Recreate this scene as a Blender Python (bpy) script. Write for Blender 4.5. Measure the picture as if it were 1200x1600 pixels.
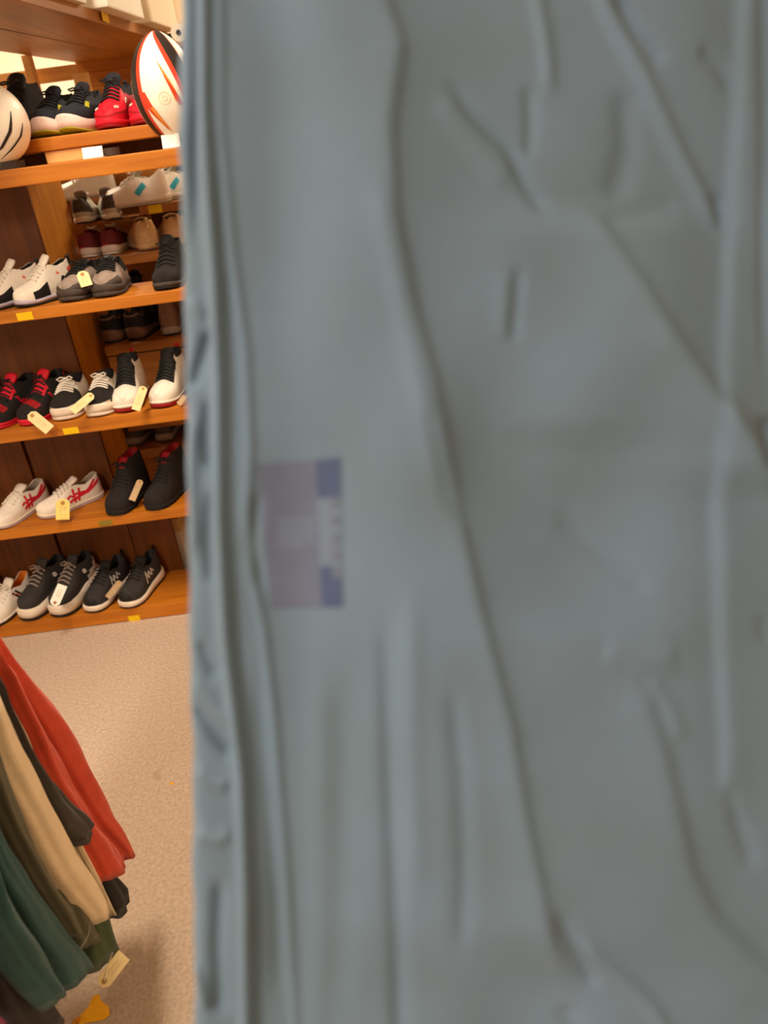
import bpy, bmesh, math, random
import numpy as np
from mathutils import Vector, Matrix

for o in list(bpy.data.objects):
    bpy.data.objects.remove(o, do_unlink=True)
SC = bpy.context.scene
COL = SC.collection
random.seed(4)

# ------------------------------------------------------------------ camera
F_PX = 1202.0
TH = math.radians(26.7)          # looking down
RO = math.radians(7.4)           # the phone is held a little askew
CAM = np.array([0.0, 0.0, 1.5])
_fw = np.array([0, math.cos(TH), -math.sin(TH)])
_u0 = np.array([0, math.sin(TH), math.cos(TH)])
_r0 = np.array([1.0, 0, 0])
_r = _r0 * math.cos(RO) - _u0 * math.sin(RO)
_u = _u0 * math.cos(RO) + _r0 * math.sin(RO)

cam_data = bpy.data.cameras.new('camera')
cam_data.sensor_fit = 'VERTICAL'
cam_data.sensor_height = 36.0
cam_data.lens = 36.0 * F_PX / 1600.0
cam_data.clip_start = 0.02
cam_data.dof.use_dof = True
cam_data.dof.focus_distance = 1.75
cam_data.dof.aperture_fstop = cam_data.lens * 0.001 / 0.0080
cam = bpy.data.objects.new('camera', cam_data)
COL.objects.link(cam)
m = Matrix.Identity(4)
for i in range(3):
    m[i][0], m[i][1], m[i][2], m[i][3] = _r[i], _u[i], -_fw[i], CAM[i]
cam.matrix_world = m
SC.camera = cam

# ------------------------------------------------------------------ world, lights, exposure
w = bpy.data.worlds.new('world')
SC.world = w
w.use_nodes = True
w.node_tree.nodes['Background'].inputs[0].default_value = (1.0, 0.86, 0.70, 1)
w.node_tree.nodes['Background'].inputs[1].default_value = 0.05
SC.view_settings.view_transform = 'Standard'
SC.view_settings.look = 'None'
SC.view_settings.exposure = 0.0
SC.view_settings.gamma = 1.0
SC.view_settings.use_curve_mapping = False

LAMP_COL = (1.0, 0.86, 0.66)
LAMPS = [(-0.70, 1.50, 2.74, 46.0), (-1.40, -0.65, 2.74, 73.0), (1.7, -1.2, 2.74, 12.0),
         (1.7, 1.6, 2.74, 14.0), (-1.9, 4.4, 2.74, 70.0), (0.6, 4.5, 2.74, 55.0)]
for (lx, ly, lz, pw) in LAMPS:
    ld = bpy.data.lights.new('tube_light', 'AREA')
    ld.shape = 'RECTANGLE'
    ld.size = 0.22
    ld.size_y = 1.25
    ld.energy = pw
    ld.color = LAMP_COL if (lx, ly) != (-1.40, -0.65) else (1.0, 0.91, 0.80)    # a cooler tube, tints left-facing folds blue
    lo = bpy.data.objects.new('tube_light', ld)
    lo.location = (lx, ly, lz)
    COL.objects.link(lo)

# ------------------------------------------------------------------ helpers
def ray(px, py):
    return _fw + _r * (px - 600) / F_PX + _u * (800 - py) / F_PX
def aty(px, py, Y):
    d = ray(px, py); return CAM + d * (Y / d[1])
def atz(px, py, Z):
    d = ray(px, py); return CAM + d * ((Z - CAM[2]) / d[2])
def atx(px, py, X):
    d = ray(px, py); return CAM + d * (X / d[0])

def lin(c):
    out = []
    for v in c:
        v = v / 255.0
        out.append(v / 12.92 if v <= 0.04045 else ((v + 0.055) / 1.055) ** 2.4)
    return tuple(out)

MATS = {}
def mat(name, rgb, rough=0.7, var=0.12, scale=40.0, bump=0.0, bscale=200.0, spec=0.3, metal=0.0, sheen=0.0):
    if name in MATS:
        return MATS[name]
    mt = bpy.data.materials.new(name)
    mt.use_nodes = True
    nt = mt.node_tree
    b = nt.nodes['Principled BSDF']
    c = lin(rgb)
    b.inputs['Roughness'].default_value = rough
    b.inputs['Specular IOR Level'].default_value = spec
    b.inputs['Metallic'].default_value = metal
    if sheen:
        b.inputs['Sheen Weight'].default_value = sheen
    tc = nt.nodes.new('ShaderNodeTexCoord')
    n = nt.nodes.new('ShaderNodeTexNoise')
    n.inputs['Scale'].default_value = scale
    n.inputs['Detail'].default_value = 4
    nt.links.new(tc.outputs['Object'], n.inputs['Vector'])
    r = nt.nodes.new('ShaderNodeValToRGB')
    r.color_ramp.elements[0].position = 0.3
    r.color_ramp.elements[1].position = 0.7
    r.color_ramp.elements[0].color = tuple(v * (1 - var) for v in c) + (1,)
    r.color_ramp.elements[1].color = tuple(min(1, v * (1 + var)) for v in c) + (1,)
    nt.links.new(n.outputs['Fac'], r.inputs['Fac'])
    nt.links.new(r.outputs['Color'], b.inputs['Base Color'])
    if bump:
        n2 = nt.nodes.new('ShaderNodeTexNoise')
        n2.inputs['Scale'].default_value = bscale
        nt.links.new(tc.outputs['Object'], n2.inputs['Vector'])
        bp = nt.nodes.new('ShaderNodeBump')
        bp.inputs['Strength'].default_value = bump
        bp.inputs['Distance'].default_value = 0.004
        nt.links.new(n2.outputs['Fac'], bp.inputs['Height'])
        nt.links.new(bp.outputs['Normal'], b.inputs['Normal'])
    MATS[name] = mt
    return mt

def wood(name, rgb_a, rgb_b, axis='X', rough=0.5, scale=1.0):
    if name in MATS:
        return MATS[name]
    mt = bpy.data.materials.new(name)
    mt.use_nodes = True
    nt = mt.node_tree
    b = nt.nodes['Principled BSDF']
    b.inputs['Roughness'].default_value = rough
    b.inputs['Specular IOR Level'].default_value = 0.35
    tc = nt.nodes.new('ShaderNodeTexCoord')
    mp = nt.nodes.new('ShaderNodeMapping')
    s = [14 * scale] * 3
    s['XYZ'.index(axis)] = 1.1 * scale
    mp.inputs['Scale'].default_value = s
    nt.links.new(tc.outputs['Object'], mp.inputs['Vector'])
    n = nt.nodes.new('ShaderNodeTexNoise')
    n.inputs['Scale'].default_value = 2.2
    n.inputs['Detail'].default_value = 6
    n.inputs['Distortion'].default_value = 0.8
    nt.links.new(mp.outputs['Vector'], n.inputs['Vector'])
    r = nt.nodes.new('ShaderNodeValToRGB')
    r.color_ramp.elements[0].position = 0.32
    r.color_ramp.elements[1].position = 0.68
    r.color_ramp.elements[0].color = lin(rgb_a) + (1,)
    r.color_ramp.elements[1].color = lin(rgb_b) + (1,)
    nt.links.new(n.outputs['Fac'], r.inputs['Fac'])
    nt.links.new(r.outputs['Color'], b.inputs['Base Color'])
    bp = nt.nodes.new('ShaderNodeBump')
    bp.inputs['Strength'].default_value = 0.15
    bp.inputs['Distance'].default_value = 0.003
    nt.links.new(n.outputs['Fac'], bp.inputs['Height'])
    nt.links.new(bp.outputs['Normal'], b.inputs['Normal'])
    MATS[name] = mt
    return mt

def mesh_obj(name, verts, faces, material, parent=None, smooth=False, loc=None):
    me = bpy.data.meshes.new(name)
    me.from_pydata([tuple(map(float, v)) for v in verts], [], faces)
    me.update()
    if smooth:
        me.polygons.foreach_set('use_smooth', [True] * len(me.polygons))
    if material is not None:
        me.materials.append(material)
    o = bpy.data.objects.new(name, me)
    COL.objects.link(o)
    if parent is not None:
        o.parent = parent
    if loc is not None:
        o.location = loc
    return o

def tag(o, label=None, cat=None, group=None, kind=None):
    if label: o['label'] = label
    if cat: o['category'] = cat
    if group: o['group'] = group
    if kind: o['kind'] = kind
    return o

def thing(name, label, cat, loc=(0, 0, 0), rz=0.0, group=None):
    o = bpy.data.objects.new(name, None)
    o.empty_display_size = 0.05
    COL.objects.link(o)
    o.location = tuple(map(float, loc))
    o.rotation_euler = (0, 0, rz)
    return tag(o, label, cat, group)

def box_data(x0, x1, y0, y1, z0, z1):
    v = [(x0, y0, z0), (x1, y0, z0), (x1, y1, z0), (x0, y1, z0), (x0, y0, z1), (x1, y0, z1), (x1, y1, z1), (x0, y1, z1)]
    f = [(0, 3, 2, 1), (4, 5, 6, 7), (0, 1, 5, 4), (1, 2, 6, 5), (2, 3, 7, 6), (3, 0, 4, 7)]
    return v, f

def box(name, x0, x1, y0, y1, z0, z1, material, parent=None, bevel=0.0):
    me = bpy.data.meshes.new(name)
    bm = bmesh.new()
    v, f = box_data(x0, x1, y0, y1, z0, z1)
    bv = [bm.verts.new(p) for p in v]
    for q in f:
        bm.faces.new([bv[i] for i in q])
    if bevel:
        bmesh.ops.bevel(bm, geom=list(bm.edges), offset=bevel, segments=2, affect='EDGES', profile=0.6)
    bm.to_mesh(me); bm.free()
    me.materials.append(material)
    o = bpy.data.objects.new(name, me)
    COL.objects.link(o)
    if parent is not None:
        o.parent = parent
    return o

def tube_data(pts, rad, n=8, closed_ends=True):
    pts = [np.array(p, float) for p in pts]
    verts, faces = [], []
    up = np.array([0.13, 0.21, 0.97])
    for i, p in enumerate(pts):
        a = pts[max(0, i - 1)]; b = pts[min(len(pts) - 1, i + 1)]
        t = b - a; t /= np.linalg.norm(t) + 1e-9
        s = np.cross(t, up); s /= np.linalg.norm(s) + 1e-9
        q = np.cross(s, t)
        rr = rad[i] if isinstance(rad, (list, tuple)) else rad
        for k in range(n):
            an = 2 * math.pi * k / n
            verts.append(p + rr * (math.cos(an) * s + math.sin(an) * q))
    for i in range(len(pts) - 1):
        for k in range(n):
            k2 = (k + 1) % n
            faces.append((i * n + k, i * n + k2, (i + 1) * n + k2, (i + 1) * n + k))
    if closed_ends:
        faces.append(tuple(range(n)))
        faces.append(tuple(range((len(pts) - 1) * n, len(pts) * n))[::-1])
    return verts, faces

def merge(*datas):
    V, Fc = [], []
    for v, f in datas:
        o = len(V)
        V += list(v)
        Fc += [tuple(i + o for i in q) for q in f]
    return V, Fc

# ------------------------------------------------------------------ materials
W_FRONT = wood('orange pine', (168, 94, 16), (198, 120, 30), 'X')
W_FRONT_Y = wood('orange pine lengthwise', (140, 86, 20), (172, 106, 30), 'Y')
W_PANEL = wood('shaded stained pine', (80, 40, 4), (106, 54, 8), 'Z')  # shade inside the shelf is put into this tone along with the stain
W_MID = wood('honey pine', (184, 112, 22), (212, 140, 40), 'Z')
W_LIGHT = wood('pale pine', (214, 158, 92), (236, 188, 120), 'X')
W_REAR = wood('brown pine', (138, 82, 20), (170, 104, 32), 'X')
BLACK = mat('black rubber', (26, 24, 24), 0.6)
CHAR = mat('charcoal mesh fabric', (52, 48, 46), 0.8, bump=0.3, bscale=500)
BLACKF = mat('black suede', (34, 30, 28), 0.9, bump=0.3, bscale=500)
WHITE = mat('white leather', (238, 226, 210), 0.5, var=0.04)
CREAM_RUB = mat('off white rubber', (232, 214, 194), 0.6, var=0.05)
PINKW = mat('pale pink rubber', (226, 200, 190), 0.6, var=0.05)
RED = mat('bright red fabric', (208, 24, 46), 0.6)
DRED = mat('dark red rubber', (150, 22, 28), 0.5)
BURG = mat('burgundy canvas', (112, 40, 46), 0.8)
GREY = mat('grey suede', (150, 132, 120), 0.85)
DGREY = mat('dark grey rubber', (72, 62, 56), 0.7)
TAN = mat('tan suede', (204, 162, 112), 0.85)
BROWN = mat('brown nubuck', (120, 88, 70), 0.85)
NAVY = mat('dark navy mesh', (34, 36, 44), 0.85)
ORANGE = mat('orange lining', (222, 120, 20), 0.7)
SALMON = mat('coral rubber', (230, 100, 70), 0.5)
YELLOW = mat('yellow sticker paper', (238, 196, 10), 0.6, var=0.06)
YELLOW_OLD = mat('dirty yellow sticker', (140, 120, 40), 0.6, var=0.3, scale=120)
LIME = mat('lime trim', (170, 164, 40), 0.6)
TAGM = mat('manila card', (238, 214, 158), 0.7, var=0.04)
TAGW = mat('white card', (246, 240, 228), 0.7, var=0.02)
INK = mat('dark ink', (70, 60, 54), 0.8)
STRING = mat('cotton string', (230, 220, 200), 0.8)
AQUA = mat('aqua trim', (60, 170, 190), 0.6)
SILVER = mat('silver grey mesh', (196, 188, 172), 0.6)
LILAC = mat('lilac rubber', (188, 176, 190), 0.6)

# ------------------------------------------------------------------ room shell
def carpet_material():
    mt = bpy.data.materials.new('beige loop carpet')
    mt.use_nodes = True
    nt = mt.node_tree
    b = nt.nodes['Principled BSDF']
    b.inputs['Roughness'].default_value = 0.95
    b.inputs['Specular IOR Level'].default_value = 0.1
    tc = nt.nodes.new('ShaderNodeTexCoord')
    v = nt.nodes.new('ShaderNodeTexVoronoi')
    v.inputs['Scale'].default_value = 130
    nt.links.new(tc.outputs['Object'], v.inputs['Vector'])
    n = nt.nodes.new('ShaderNodeTexNoise')
    n.inputs['Scale'].default_value = 110
    n.inputs['Detail'].default_value = 5
    nt.links.new(tc.outputs['Object'], n.inputs['Vector'])
    r = nt.nodes.new('ShaderNodeValToRGB')
    cr = r.color_ramp
    cr.elements[0].position = 0.28; cr.elements[0].color = lin((180, 157, 138)) + (1,)
    cr.elements[1].position = 0.72; cr.elements[1].color = lin((208, 185, 164)) + (1,)
    nt.links.new(n.outputs['Fac'], r.inputs['Fac'])
    n3 = nt.nodes.new('ShaderNodeTexNoise')
    n3.inputs['Scale'].default_value = 11
    n3.inputs['Detail'].default_value = 2
    nt.links.new(tc.outputs['Object'], n3.inputs['Vector'])
    r3 = nt.nodes.new('ShaderNodeValToRGB')
    r3.color_ramp.elements[0].position = 0.20; r3.color_ramp.elements[0].color = (0.62, 0.55, 0.5, 1)
    r3.color_ramp.elements[1].position = 0.30; r3.color_ramp.elements[1].color = (1, 1, 1, 1)
    nt.links.new(n3.outputs['Fac'], r3.inputs['Fac'])
    mx = nt.nodes.new('ShaderNodeMix')
    mx.data_type = 'RGBA'; mx.blend_type = 'MULTIPLY'
    mx.inputs['Factor'].default_value = 0.6
    nt.links.new(r.outputs['Color'], mx.inputs[6])
    nt.links.new(r3.outputs['Color'], mx.inputs[7])
    nt.links.new(mx.outputs[2], b.inputs['Base Color'])
    bp = nt.nodes.new('ShaderNodeBump')
    bp.inputs['Strength'].default_value = 0.5
    bp.inputs['Distance'].default_value = 0.004
    nt.links.new(v.outputs['Distance'], bp.inputs['Height'])
    nt.links.new(bp.outputs['Normal'], b.inputs['Normal'])
    return mt
CARPET = carpet_material()
PAINT = mat('cream wall paint', (238, 226, 204), 0.9, var=0.03, scale=3)
CEIL = mat('off white ceiling', (232, 226, 214), 0.9, var=0.03, scale=6)
def struct(o):
    o['kind'] = 'structure'; return o
RX0, RX1, RY0, RY1, RZ = -3.2, 3.2, -3.4, 6.0, 2.85
struct(box('floor', RX0 - .1, RX1 + .1, RY0 - .1, RY1 + .1, -0.08, 0.0, CARPET))
struct(box('ceiling', RX0 - .1, RX1 + .1, RY0 - .1, RY1 + .1, RZ, RZ + 0.08, CEIL))
struct(box('wall_back', RX0, RX1, RY1, RY1 + .1, 0, RZ, PAINT))
struct(box('wall_front', RX0, RX1, RY0 - .1, RY0, 0, RZ, PAINT))
struct(box('wall_left', RX0 - .1, RX0, RY0, RY1, 0, RZ, PAINT))
struct(box('wall_right', RX1, RX1 + .1, RY0, RY1, 0, RZ, PAINT))

LAMPW = mat('white enamel', (240, 240, 236), 0.4, var=0.01)
where = ['over the aisle before the shoe shelves', 'over the aisle behind the camera', 'right of the held garment, rear', 'right of the held garment, front', 'over the far wall, left', 'over the far wall, right']
for i, (lx, ly, lz, pw) in enumerate(LAMPS):
    t = thing('ceiling_lamp', 'white fluorescent ceiling fixture ' + where[i], 'lamp', (lx, ly, RZ), 0, 'fluorescent ceiling fixtures')
    box('housing', -0.16, 0.16, -0.66, 0.66, -0.06, 0.0, LAMPW, t, 0.008)
    for s in (-1, 1):
        mesh_obj('tube', *tube_data([(s * 0.07, -0.62, -0.078), (s * 0.07, 0.62, -0.078)], 0.014, 10), LAMPW, t, True)

# ------------------------------------------------------------------ shoe shelf (front unit)
YF, YB = 2.37, 2.61            # front edge of the boards, back panel
ROW = [1.503, 1.129, 0.772, 0.424, 0.054]
THK = [0.046, 0.034, 0.045, 0.036, 0.052]
XL, XR = -2.3, 0.75
XC = -0.962                     # end of the back panel
unit = thing('shoe_shelf', 'long orange pine shoe shelf with five boards standing on the carpet', 'shelf', (XL, YF, 0))
def local_box(name, root, x0, x1, y0, y1, z0, z1, material, bevel=0.003, parent=None):
    p = parent or root
    bx = root.location
    return box(name, x0 - bx.x, x1 - bx.x, y0 - bx.y, y1 - bx.y, z0 - bx.z, z1 - bx.z, material, p, bevel)
boards = []
for z, t in zip(ROW, THK):
    boards.append(local_box('shelf_board', unit, XL, XR, YF, YB - 0.002, z - t, z, W_FRONT))
local_box('side_panel', unit, XL - 0.03, XL - 0.001, YF, YB + 0.02, 0, ROW[0] + 0.01, W_MID)
local_box('side_panel', unit, XR + 0.001, XR + 0.03, YF, YB + 0.02, 0, ROW[0] + 0.01, W_MID)
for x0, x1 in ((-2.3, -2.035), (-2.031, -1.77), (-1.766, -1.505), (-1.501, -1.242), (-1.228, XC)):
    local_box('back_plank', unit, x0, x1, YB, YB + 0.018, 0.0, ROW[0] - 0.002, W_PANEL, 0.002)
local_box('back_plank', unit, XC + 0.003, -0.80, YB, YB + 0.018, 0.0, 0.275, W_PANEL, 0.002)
local_box('gap_blocker', unit, -1.27, -1.20, YB + 0.019, YB + 0.03, 0.0, ROW[0] - 0.004, W_PANEL, 0.002)  # added strip behind the plank gap, blocks the bright wall so it stays dark
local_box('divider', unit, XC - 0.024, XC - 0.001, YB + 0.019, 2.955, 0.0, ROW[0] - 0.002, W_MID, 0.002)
# stickers on the front edges
def sticker(bi, px, py, wpx, hpx, material):
    p = aty(px, py, YF)
    k = 2.2 / F_PX * 1.12
    wv, hv = wpx * k / 2, hpx * k / 2
    o = local_box('price_sticker', unit, p[0] - wv, p[0] + wv, YF - 0.0015, YF + 0.001, p[2] - hv, p[2] + hv, material, 0, boards[bi])
    o['label'] = 'small yellow price sticker on the board edge'
    return o
sticker(1, 39, 494, 23, 11, YELLOW)
sticker(2, 111, 673, 24, 10, YELLOW)
sticker(3, 165, 817, 22, 10, YELLOW_OLD)
sticker(4, 210, 966, 20, 11, YELLOW)

# rear unit, back to back with the front one
YR = 2.82
rear = thing('rear_shelf', 'brown pine shelf standing behind the front shoe shelf, seen through its open back', 'shelf', (XC + 0.03, YR, 0))
RB = [1.197, 0.892, 0.485]
for z in RB:
    local_box('shelf_board', rear, XC + 0.03, XR, YR, 3.30, z - 0.034, z, W_REAR)
step_a = local_box('step_board', rear, -0.715, XR, 2.93, 3.30, 1.306, 1.336, W_REAR)
local_box('step_board', rear, XC + 0.03, -0.742, 2.97, 3.14, 1.286, 1.302, W_REAR)
local_box('step_board', rear, XC - 0.05, -0.742, 3.142, 3.30, 1.355, 1.372, W_REAR)
for x in (-0.742, 0.2, XR - 0.02):
    local_box('upright', rear, x, x + 0.02, 3.12, 3.30, 0.0, 1.306, W_REAR)
for i in range(8):
    x0 = XC - 0.50 + i * 0.286
    local_box('rear_plank', rear, x0, min(x0 + 0.2855, XR), 3.302, 3.32, 0.0, 1.52, W_REAR, 0.002)
local_box('kick_board', rear, XC + 0.03, XR, YR + 0.01, YR + 0.03, 0.56, 0.852, W_REAR, 0.002)
p = aty(242, 325, 2.93)
o = local_box('price_sticker', rear, p[0] - 0.024, p[0] + 0.024, 2.9285, 2.931, 1.308, 1.334, YELLOW, 0, step_a)
p = aty(108, 375, 2.80)
o = local_box('price_sticker', rear, XC + 0.03, XC + 0.056, YR - 0.0015, YR + 0.001, 1.166, 1.196, YELLOW, 0)

# riser on the top board
riser = thing('display_riser', 'raised pine display board on the top shelf carrying navy and red shoes', 'riser', (-0.9, 2.5, ROW[0]))
local_box('riser_board', riser, -1.75, -0.30, 2.512, 2.80, 1.537, 1.572, W_FRONT)
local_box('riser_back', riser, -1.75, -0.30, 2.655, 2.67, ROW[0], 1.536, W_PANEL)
local_box('riser_block', riser, -0.845, -0.70, 2.52, 2.56, ROW[0], 1.536, W_LIGHT)
local_box('riser_block', riser, -1.6, -1.45, 2.52, 2.56, ROW[0], 1.536, W_LIGHT)
local_box('riser_block', riser, -0.42, -0.33, 2.52, 2.56, ROW[0], 1.536, W_LIGHT)

# ------------------------------------------------------------------ overhead shelf
ZO = 1.90
DIRX = 0.112
OY0, OY1 = 1.9, 4.14
def over_x(xref, y):            # xref is the X at y = 3.0
    return xref + DIRX * (y - 3.0)
over = thing('overhead_shelf', 'wide two plank overhead shelf running away above the top row of shoes', 'shelf', (over_x(-1.0, 3.0), 3.0, 0))
def slab(name, xa, xb, y0, y1, z0, z1, material, parent):
    L = parent.location
    v = []
    for z in (z0, z1):
        for (xr, y) in ((xa, y0), (xb, y0), (xb, y1), (xa, y1)):
            v.append((over_x(xr, y) - L.x, y - L.y, z - L.z))
    f = [(0, 3, 2, 1), (4, 5, 6, 7), (0, 1, 5, 4), (1, 2, 6, 5), (2, 3, 7, 6), (3, 0, 4, 7)]
    return mesh_obj(name, v, f, material, parent)
slab('plank', -0.992, -0.742, OY0, OY1, ZO, ZO + 0.024, W_FRONT_Y, over)
slab('plank', -1.252, -1.000, OY0, OY1, ZO, ZO + 0.024, W_FRONT_Y, over)
lip = slab('front_lip', -0.7415, -0.722, OY0, OY1, ZO - 0.004, ZO + 0.030, W_FRONT_Y, over)
p = atz(162, 33, ZO + 0.01)
yy = 3.1
v, f = box_data(over_x(-0.7215, yy) - over.location.x, over_x(-0.7205, yy) - over.location.x + 0.001, yy - 0.06 - 3.0, yy + 0.06 - 3.0, ZO + 0.002, ZO + 0.028)
st = mesh_obj('price_sticker', v, f, YELLOW, lip)
# posts that carry it
def post_at(px, py, Y, wd, dp, z0, z1, material, parent, name='post'):
    p = aty(px, py, Y)
    L = parent.location
    return box(name, p[0] - wd / 2 - L.x, p[0] + wd / 2 - L.x, Y - L.y, Y + dp - L.y, z0 - L.z, z1 - L.z, material, parent, 0.002)
post_at(43, 105, 3.62, 0.03, 0.05, 0.0, ZO - 0.001, W_LIGHT, over)
pr = aty(118, 108, 3.72); pl = aty(0, 131, 3.72)
box('rail', -2.2 - over.location.x, pr[0] - over.location.x, 3.72 - 3.0, 3.75 - 3.0, pr[2] - 0.035, pr[2] + 0.018, W_LIGHT, over, 0.002)
post_at(129, 135, 3.40, 0.055, 0.03, 0.0, aty(121, 114, 3.40)[2], W_LIGHT, over)
pq = aty(140, 100, OY1 + 0.02)
L = over.location
for zz0, zz1 in ((1.86, ZO + 0.024), (1.80, 1.8595), (1.735, 1.7995), (0.0, 1.7345)):
    box('end_board', pq[0] - 0.06 - L.x, pq[0] + 0.75 - L.x, OY1 + 0.002 - L.y, OY1 + 0.03 - L.y, zz0, zz1, W_REAR, over, 0.003)

# white boxes on the overhead shelf
BOXW = mat('white box card', (246, 240, 226), 0.6, var=0.03, scale=8)
BOXC = mat('cream box card', (232, 214, 184), 0.7, var=0.04, scale=8)
def lidded_box(label, x, y, z, sx, sy, sz, rz, m1, m2):
    t = thing('storage_box', label, 'box', (x, y, z), rz, 'boxes on the overhead shelf')
    box('body', -sx / 2, sx / 2, -sy / 2, sy / 2, 0, sz * 0.8, m1, t, 0.006)
    box('lid', -sx / 2 - 0.004, sx / 2 + 0.004, -sy / 2 - 0.004, sy / 2 + 0.004, sz * 0.72, sz, m2, t, 0.006)
    box('label_panel', -sx / 4, sx / 4, -sy / 2 - 0.002, -sy / 2 + 0.001, sz * 0.2, sz * 0.5, m2, t, 0)
    return t
zt = ZO + 0.0305
lidded_box('white card box nearest on the overhead shelf, cut by the picture top', over_x(-0.83, 2.72), 2.72, zt, 0.26, 0.38, 0.13, -0.11, BOXW, BOXC)
lidded_box('large white card box above the yellow sticker on the overhead shelf', over_x(-0.80, 3.18), 3.18, zt, 0.26, 0.36, 0.20, -0.11, BOXW, BOXW)
lidded_box('cream card box farthest along the overhead shelf beside the rugby ball', over_x(-0.80, 3.62), 3.62, zt, 0.26, 0.34, 0.24, -0.11, BOXC, BOXW)
lidded_box('white card box set at the inner side of the overhead shelf', over_x(-1.11, 3.3), 3.3, zt, 0.24, 0.34, 0.16, -0.11, BOXW, BOXC)

# column and a grey hook on the far wall
pc0 = aty(243, 20, 5.2); pc1 = aty(285, 20, 5.2)
t = thing('wall_column', 'beige square column behind the rugby ball near the far wall', 'column', ((pc0[0] + pc1[0]) / 2, 5.3, 0))
box('shaft', -0.12, 0.12, -0.1, 0.1, 0, RZ - 0.001, mat('beige paint', (222, 200, 168), 0.8, var=0.03), t, 0.004)
box('batten', -0.02, 0.02, -0.115, -0.1, 0, RZ - 0.002, mat('beige paint', (222, 200, 168)), t, 0.002)

# paper roll on a peg at the end of the overhead shelf
pk = aty(281, 52, 3.45)
t = thing('tape_roll', 'small white tape roll on a peg beside the rugby ball', 'roll', tuple(pk))
def ring_data(R, r, wd, n=20):
    V, Fc = [], []
    for k in range(n):
        a = 2 * math.pi * k / n
        c, s = math.cos(a), math.sin(a)
        V += [(R * c, -wd / 2, R * s), (R * c, wd / 2, R * s), (r * c, wd / 2, r * s), (r * c, -wd / 2, r * s)]
    for k in range(n):
        a = k * 4; b = ((k + 1) % n) * 4
        for j in range(4):
            j2 = (j + 1) % 4
            Fc.append((a + j, b + j, b + j2, a + j2))
    return V, Fc
mesh_obj('roll', *ring_data(0.030, 0.010, 0.045), TAGW, t)
mesh_obj('peg', *tube_data([(-0.14, 0.03, 0.0), (-0.05, 0.03, 0.0), (0, 0.02, 0), (0, -0.03, 0)], 0.008, 8), BLACK, t, True)

# ------------------------------------------------------------------ shoes
S_TAB = [0, .012, .035, .07, .13, .25, .40, .55, .70, .82, .90, .955, .985, 1.0]
W_TAB = [0, .34, .54, .67, .77, .80, .79, .89, 1.0, .97, .84, .62, .38, 0]
S_SMP = [0, .012, .035, .07, .12, .18, .25, .32, .38, .43, .48, .53, .58, .63, .69, .75, .81, .86, .905, .94, .97, .988, 1.0]
STYLES = {
 #            heel                 dip          throat
 'low':  ([0, .05, .12, .25, .40, .46, .55, .70, .85, .94, 1.0], [.088, .090, .080, .066, .080, .082, .074, .054, .044, .036, .020]),
 'run':  ([0, .05, .12, .25, .40, .46, .55, .70, .85, .94, 1.0], [.104, .106, .092, .074, .088, .088, .078, .056, .044, .036, .020]),
 'mid':  ([0, .05, .12, .25, .38, .46, .55, .70, .85, .94, 1.0], [.122, .124, .114, .106, .118, .112, .092, .062, .050, .040, .022]),
 'high': ([0, .05, .12, .25, .36, .44, .54, .68, .85, .94, 1.0], [.158, .160, .152, .150, .158, .140, .104, .066, .052, .042, .024]),
 'boot': ([0, .05, .12, .25, .36, .44, .54, .68, .85, .94, 1.0], [.182, .184, .180, .176, .182, .150, .112, .074, .056, .046, .026]),
}
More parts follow.
